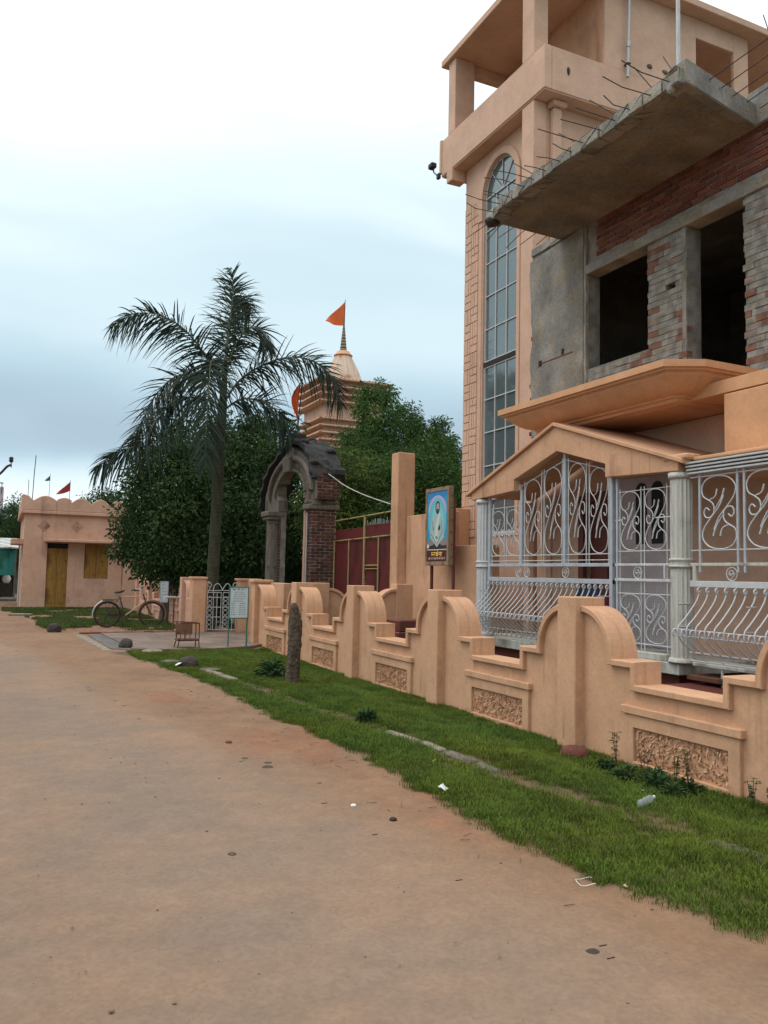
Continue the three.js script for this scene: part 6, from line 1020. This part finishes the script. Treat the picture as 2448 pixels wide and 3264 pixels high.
// ================================================================ BICYCLE
{
  const b = thing('bicycle', 'old roadster bicycle with mudguards standing on its rear stand beside the grass', 'bicycle');
  const R = 0.33, bx = 2.58, fx = 3.70, D = 22.2, C = M.rust, m = mat([0.10, 0.05, 0.035], { rough: 0.5, t: 'stain', size: 0.4 });
  const Q = (x, y, z = 0) => P(x, y, D + z + (x - 3.1) * 0.05);
  const circ = (cx, cy, r, n = 40, a0 = 0, a1 = Math.PI * 2) => { const o = []; for (let i = 0; i <= n; i++) { const a = lerp(a0, a1, i / n); o.push(Q(cx + r * Math.cos(a), cy + r * Math.sin(a))); } return o; };
  for (const cx of [bx, fx]) {
    const w = sub('wheel', b); new MB().tube(circ(cx, R, R - 0.012), 0.019, 7).build('tyre', M.rubber, w); new MB().tube(circ(cx, R, R - 0.04), 0.010, 5).build('rim', M.rust, w);
    const sp = new MB(); for (let i = 0; i < 28; i++) { const a = i / 28 * Math.PI * 2, z = i % 2 ? 0.025 : -0.025; sp.rod(Q(cx + 0.02 * Math.cos(a + 0.9), R + 0.02 * Math.sin(a + 0.9), z), Q(cx + (R - 0.045) * Math.cos(a), R + (R - 0.045) * Math.sin(a), 0), 0.0016, 3); } sp.build('spokes', M.iron, w).userData.kind = 'stuff'; new MB().rod(Q(cx, R, -0.05), Q(cx, R, 0.05), 0.022, 8).build('hub', M.iron, w);
  }
  new MB().tube(circ(bx, R, R + 0.03, 24, 0.55, Math.PI + 0.25), 0.021, 6).build('mudguard', M.chrome, b); new MB().tube(circ(fx, R, R + 0.03, 24, -0.35, Math.PI - 0.05), 0.021, 6).build('mudguard', mat([0.28, 0.15, 0.10], { rough: 0.4, metal: 0.3 }), b);
  const seat = [2.84, 0.86], bb = [3.02, 0.30], ht = [3.46, 0.86], hb = [3.52, 0.68];
  const tb = (a, c, r = 0.016, n = 'frame_tube', mm = m) => new MB().rod(Q(a[0], a[1]), Q(c[0], c[1]), r, 8).build(n, mm, b);
  tb([2.86, 0.80], bb); tb([2.87, 0.78], [3.475, 0.80], 0.015, 'frame_tube', M.peachOld); tb(bb, hb, 0.017, 'frame_tube', M.peachOld); tb(ht, hb, 0.02); tb([bx, R], bb, 0.012); tb([bx, R], [2.86, 0.76], 0.011); tb(seat, [2.865, 0.76], 0.013, 'seat_post', M.chrome);
  for (const z of [-0.05, 0.05]) new MB().tube(spline([Q(hb[0], hb[1], z * .6), Q(3.58, 0.52, z), Q(3.66, 0.36, z), Q(fx, R, z)], 10), 0.012, 6).build('fork', m, b);
  new MB().tube(spline([Q(3.45, 0.88), Q(3.44, 0.96), Q(3.43, 0.98, 0.10), Q(3.40, 0.98, 0.24), Q(3.24, 0.95, 0.27)], 16), 0.012, 6).tube(spline([Q(3.44, 0.96), Q(3.43, 0.98, -0.10), Q(3.40, 0.98, -0.24), Q(3.24, 0.95, -0.27)], 16), 0.012, 6).build('handlebar', M.chrome, b).userData.kind = 'stuff';
  for (const z of [0.27, -0.27]) new MB().rod(Q(3.30, 0.962, z), Q(3.20, 0.945, z), 0.018, 8).build('grip', M.rubber, b);
  { const s = new THREE.SphereGeometry(1, 18, 10), q = s.attributes.position; for (let i = 0; i < q.count; i++) { const x = q.getX(i), y = q.getY(i), z = q.getZ(i), nar = lerp(0.11, 0.03, step(-0.4, 0.9, x)); q.setXYZ(i, x * 0.14, y * 0.03 + 0.015 * x * x, z * nar); } s.computeVertexNormals(); s.rotateZ(0.22); const c = Q(2.86, 0.905); s.translate(c.x, c.y, c.z); new MB().add(s).build('saddle', M.rubber, b); }
  new MB().tube([Q(2.79, 0.86, .04), Q(2.78, 0.81, .04), Q(2.84, 0.80, .04)], 0.006, 4).build('saddle_spring', M.iron, b);
  new MB().tube(circ(3.02, 0.30, 0.085, 24), 0.008, 5).build('chainring', M.iron, b); tb([3.02, 0.30], [3.12, 0.16], 0.009, 'crank', M.iron); tb([3.02, 0.30], [2.92, 0.44], 0.009, 'crank', M.iron); new MB().rod(Q(3.12, 0.16, 0), Q(3.12, 0.16, -0.1), 0.014, 6).build('pedal', M.rubber, b); new MB().rod(Q(2.92, 0.44, 0), Q(2.92, 0.44, 0.1), 0.014, 6).build('pedal', M.rubber, b);
  new MB().box(2.62, 3.04, 0.285, 0.385, D - 0.01, D + 0.02, 0.01).build('chain_case', m, b);
  new MB().box(2.44, 2.80, 0.70, 0.715, D - 0.09, D + 0.07, 0.005).build('carrier', M.iron, b); tb([2.50, 0.70], [bx, R], 0.006, 'carrier_stay', M.iron);
  for (const z of [-0.11, 0.11]) { new MB().tube([Q(bx, R, z * .6), Q(2.50, 0.02, z), Q(2.58, 0.012, z)], 0.009, 5).build('stand_leg', M.iron, b); new MB().tube([Q(bx, R, z * .6), Q(2.95, 0.16, z * .8), Q(2.99, 0.01, z)], 0.008, 5).build('stand_leg', M.iron, b); }
  rebase(b, 3.1, 0, D); b.position.y = 0.012;
}
// ================================================================ RUSTY IRON STAND
{
  const s = thing('iron_stand', 'small rusty iron stand with a hanging sheet panel and low shelf on the forecourt edge', 'stand');
  const x0 = 3.17, x1 = 3.54, D = 15.85, d1 = 16.15, r = 0.011;
  for (const [x, y, z] of [[x1, 0.50, D], [x1, 0.50, d1], [x0, 0.52, d1], [x0, 0.22, D]]) new MB().tube([P(x, y, z), P(x, 0.18, z), P(x + (x < 3.3 ? -0.05 : 0.005), -0.03, z + (z === D ? -0.02 : 0.02))], r, 6).build('leg', M.rust, s);
  new MB().tube([P(x1, 0.50, D), P(x1, 0.50, d1), P(x0 - 0.05, 0.52, d1)], r, 6).build('top_rail', M.rust, s); new MB().rod(P(x0 + 0.02, 0.51, D + .02), P(x1, 0.50, D), r, 6).build('top_rail', M.rust, s);
  new MB().box(x0 - 0.06, x0 + 0.26, 0.285, 0.505, D + 0.10, D + 0.11, 0.004).build('sheet_panel', mat([0.26, 0.13, 0.075], { t: 'stain', size: 0.6 }), s);
  new MB().box(x0 - 0.03, x1 + 0.01, 0.165, 0.205, D - 0.01, d1 + 0.02, 0.01).build('shelf', M.rust, s);
  for (const x of [3.25, 3.35, 3.43]) new MB().rod(P(x, 0.19, d1), P(x, 0.44, d1), 0.008, 5).build('bar', M.rust, s); new MB().rod(P(3.265, 0.19, D), P(3.265, 0.40, D), 0.008, 5).build('bar', M.rust, s);
  rebase(s, 3.35, 0, 16);
}
// ================================================================ OLD STUMP POST
{
  const prof = [[-0.1, 0.125], [0.1, 0.115], [0.35, 0.112], [0.6, 0.115], [0.82, 0.118], [0.87, 0.104], [0.93, 0.090], [1.0, 0.075], [1.05, 0.062], [1.085, 0.03]], N = 30, M2 = 60, pos = [], idx = [];
  for (let j = 0; j <= M2; j++) { const y = lerp(-0.1, 1.09, j / M2); let r = 0.03; for (let i = 1; i < prof.length; i++) if (y <= prof[i][0]) { r = lerp(prof[i - 1][1], prof[i][1], (y - prof[i - 1][0]) / (prof[i][0] - prof[i - 1][0])); break; }
    for (let k = 0; k < N; k++) { const a = k / N * Math.PI * 2, ca = Math.cos(a), sa = Math.sin(a); const sq = 0.86 / Math.max(Math.abs(Math.cos(a)), Math.abs(Math.sin(a))); let q = r * lerp(1, sq, 0.75) * (0.80 + 0.36 * fbm(ca * 2 + 9, y * 4 + sa * 2, 44)) ; const cr = Math.abs(((a + 6.283 * 0.62 + 0.06 * Math.sin(y * 9)) % 6.283) - 3.1416); q *= 1 - 0.38 * Math.exp(-cr * cr * 70) * step(0, 0.1, y); q += 0.012 * (noise(k * 1.7, y * 26, 46) - 0.5) * 2; pos.push(3.73 + q * ca * 0.82 + 0.05 * (y - 0.5) * 0.6 + (y > 0.82 ? -0.16 * (y - 0.82) : 0), y, -(10.81 + q * sa)); } }
  for (let j = 0; j < M2; j++) for (let k = 0; k < N; k++) { const a = j * N + k, b = j * N + (k + 1) % N, c = a + N, d = b + N; idx.push(a, c, b, b, c, d); } for (let k = 1; k < N - 1; k++) idx.push(M2 * N, M2 * N + k + 1, M2 * N + k);
  const g = new THREE.BufferGeometry(); g.setAttribute('position', new THREE.Float32BufferAttribute(pos, 3)); g.setIndex(idx); g.computeVertexNormals();
  const s = thing('stump_post', 'weathered dark brown cracked post stump standing alone on the grass verge', 'post'); new MB().add(g).build('wood', M.stump, s);
  const li = new MB(); for (let i = 0; i < 34; i++) { const y = rr(0.15, 1.0), a = rr(2.6, 5.4); li.add(rockGeo(rr(0.008, 0.018), 1, i, 1).scale(1, 1, 0.5).translate(3.73 + 0.088 * Math.cos(a) + 0.03 * (y - 0.5), y, -(10.81 + 0.105 * Math.sin(a)))); } li.build('lichen', M.stone, s).userData.kind = 'stuff'; rebase(s, 3.73, 0, 10.81);
}
// ================================================================ STONES AND LITTER
{
  const rock = (label, x, d, r, sy, m, s, cat = 'stone', nm = 'stone') => { const g = rockGeo(r, sy, s, 2); g.translate(x, groundY(x, d) + r * sy * 0.45 + (r < 0.05 ? 0.006 : 0), -d); return single(nm, new MB().add(g), m, label, cat); };
  rock('dark stone lump at the road end of the forecourt, before the iron stand', 2.27, 16.4, 0.13, 0.95, M.stoneDark, 1);
  rock('dark angular stone in the grass beside a scrap of white plastic', 2.76, 13.05, 0.17, 0.75, M.stoneDark, 2);
  rock('dark stone at the far corner of the forecourt, left of the bicycle', 1.25, 20.9, 0.17, 0.9, M.stoneDark, 3);
  rock('pale flat stone at the near edge of the forecourt', 2.62, 15.5, 0.20, 0.22, M.kerb, 4);
  rock('grey flat slab stone lying in grass just past the dark angular stone', 2.62, 13.75, 0.17, 0.18, M.stone, 5);
  rock('flat grey stone in the grass between the dark stone and the kerb', 3.0, 12.55, 0.19, 0.14, M.stone, 6);
  rock('pale stone under the bicycle front wheel', 3.55, 21.3, 0.07, 0.6, M.kerb, 7); rock('second pale stone right of the one under the front wheel', 3.82, 21.5, 0.07, 0.6, M.kerb, 8); rock('small pale stone at the right end of the brick edging', 4.05, 20.7, 0.07, 0.6, M.kerb, 14);
  rock('broken brick at the foot of the nearest whole pier', 4.74, 6.05, 0.13, 0.5, brickMats[3], 9);
  rock('brown clod on the road beside the grass, below the white scrap', 2.26, 4.62, 0.022, 0.6, M.stoneDark, 10); rock('white pebble on the road left of the brown clod', 2.15, 4.98, 0.018, 0.6, M.paper, 11);
  rock('flat dark stone on the road at the lower right', 2.23, 2.72, 0.028, 0.35, M.stoneDark, 12);
  rock('reddish lump of brick on the dirt edge of the road', 1.9, 7.2, 0.03, 0.5, brickMats[0], 13);
  [[1.95, 6.2, 0.05], [2.0, 6.35, 0.03], [1.86, 6.55, 0.035], [1.35, 8.6, 0.03], [2.15, 5.6, 0.025], [1.2, 4.4, 0.02]].forEach(([x, d, r], i) => { const g = rockGeo(r, 0.3, 30 + i, 2); g.translate(x, groundY(x, d) + 0.004, -d); single('dirt_clod', new MB().add(g), M.stump, 'flattened dark dirt clod lying on the dusty road', 'clod', 'dirt clods on the road'); });
  const planks = thing('timber_plank', 'pale plank lying on the ground near the left end of the pink house', 'plank'); new MB().box(0.35, 1.0, 0.0, 0.06, 28.0, 28.3, 0.01).build('board', M.kerb, planks); planks.rotation.y = 0; rebase(planks, 0.7, 0, 28.1); planks.rotation.y = -0.25;
  const scatter = new MB(); for (let i = 0; i < 260; i++) { const d = 1.9 + 11 * Math.pow(rnd(), 1.6), x = rr(-0.5, grassEdge(d) + 0.1); scatter.add(rockGeo(rr(0.002, 0.007) * (rnd() < 0.06 ? 1.8 : 1), 0.6, i, 1).translate(x, groundY(x, d) + 0.005, -d)); }
  single('gravel', scatter, mat([0.29, 0.215, 0.155], { t: 'grain', size: 0.1 }), 'fine loose gravel strewn over the dusty road', 'gravel', null, 'stuff');
  const bits = new MB(); for (let i = 0; i < 70; i++) { const d = 3 + 9 * rnd(), x = grassEdge(d) + rr(-0.5, 0.15), a = rnd() * 6.28, l = rr(0.02, 0.07); bits.rod(P(x, groundY(x, d) + 0.008, d), P(x + l * Math.cos(a), groundY(x, d) + 0.01, d + l * Math.sin(a)), 0.0016, 4); }
  single('dry_straw', bits, M.stump, 'dry straws and twigs along the dirt edge of the road', 'straw', null, 'stuff');
  const scrap = (nm, label, x, d, w, c, cat) => { const g = new THREE.PlaneGeometry(w, w * 0.7, 7, 5), q = g.attributes.position; for (let i = 0; i < q.count; i++) q.setZ(i, w * 0.5 * (fbm(q.getX(i) / w * 4 + x * 9, q.getY(i) / w * 4, 9) - 0.4)); g.rotateX(-1.1); g.rotateY(x * 9); g.translate(x, groundY(x, d) + w * 0.4, -d); g.computeVertexNormals(); return single(nm, new MB().add(g), mat(c, { rough: 0.5 }), label, cat); };
  scrap('plastic_scrap', 'crumpled white scrap at the grass edge near the middle of the verge', 2.86, 5.07, 0.08, [0.7, 0.72, 0.74], 'litter'); scrap('plastic_scrap', 'white plastic scrap lying against the dark angular stone', 2.6, 13.0, 0.14, [0.7, 0.72, 0.74], 'litter');
  scrap('dry_leaf', 'dry yellowish leaf in the grass above the crumpled white scrap', 3.16, 5.5, 0.05, [0.45, 0.28, 0.10], 'leaf'); scrap('dry_leaf', 'yellow-green leaf in the grass by the sunken kerb', 3.24, 5.9, 0.05, [0.35, 0.38, 0.10], 'leaf'); scrap('dry_leaf', 'pale fallen leaf on the dirt beside the thin wire loop', 2.85, 3.23, 0.03, [0.5, 0.42, 0.25], 'leaf');
  scrap('paper_scrap', 'small pale scrap standing in the grass before the nearest relief panel', 4.35, 4.75, 0.05, [0.55, 0.55, 0.45], 'litter');
  const bo = thing('plastic_bottle', 'clear crushed plastic bottle lying in the grass before the nearest wall bay', 'bottle'); const y = groundY(3.97, 4.3) + 0.045; 
  new MB().lathe([[0, -0.1], [0.03, -0.098], [0.034, -0.08], [0.03, -0.05], [0.034, -0.02], [0.031, 0.02], [0.034, 0.05], [0.02, 0.085], [0.012, 0.095], [0.012, 0.105], [0, 0.105]], 0, 0, 14).build('body', M.clear, bo); new MB().lathe([[0, 0.104], [0.015, 0.104], [0.015, 0.12], [0, 0.12]], 0, 0, 12).build('cap', M.paper, bo); bo.scale.set(0.85, 0.95, 0.6); bo.rotation.set(0, 0.35, -Math.PI / 2 + 0.06); bo.position.set(3.97, y, -4.3);
  const w = thing('wire_loop', 'thin pale wire loop lying on the dirt near the lower right', 'wire'); const c = []; for (let i = 0; i <= 16; i++) { const a = 0.4 + i / 16 * 4.6; c.push(P(2.71 + 0.055 * Math.cos(a), groundY(2.71, 3.35) + 0.012 + 0.006 * Math.sin(a * 3), 3.35 + 0.05 * Math.sin(a))); } new MB().tube(c, 0.0016, 5).build('loop', M.paper, w); rebase(w, 2.71, 0, 3.35);
}
// ================================================================ shadows and render
scene.traverse(o => { if (o.isMesh) { o.castShadow = true; o.receiveShadow = true; } });
renderer.render(scene, camera);
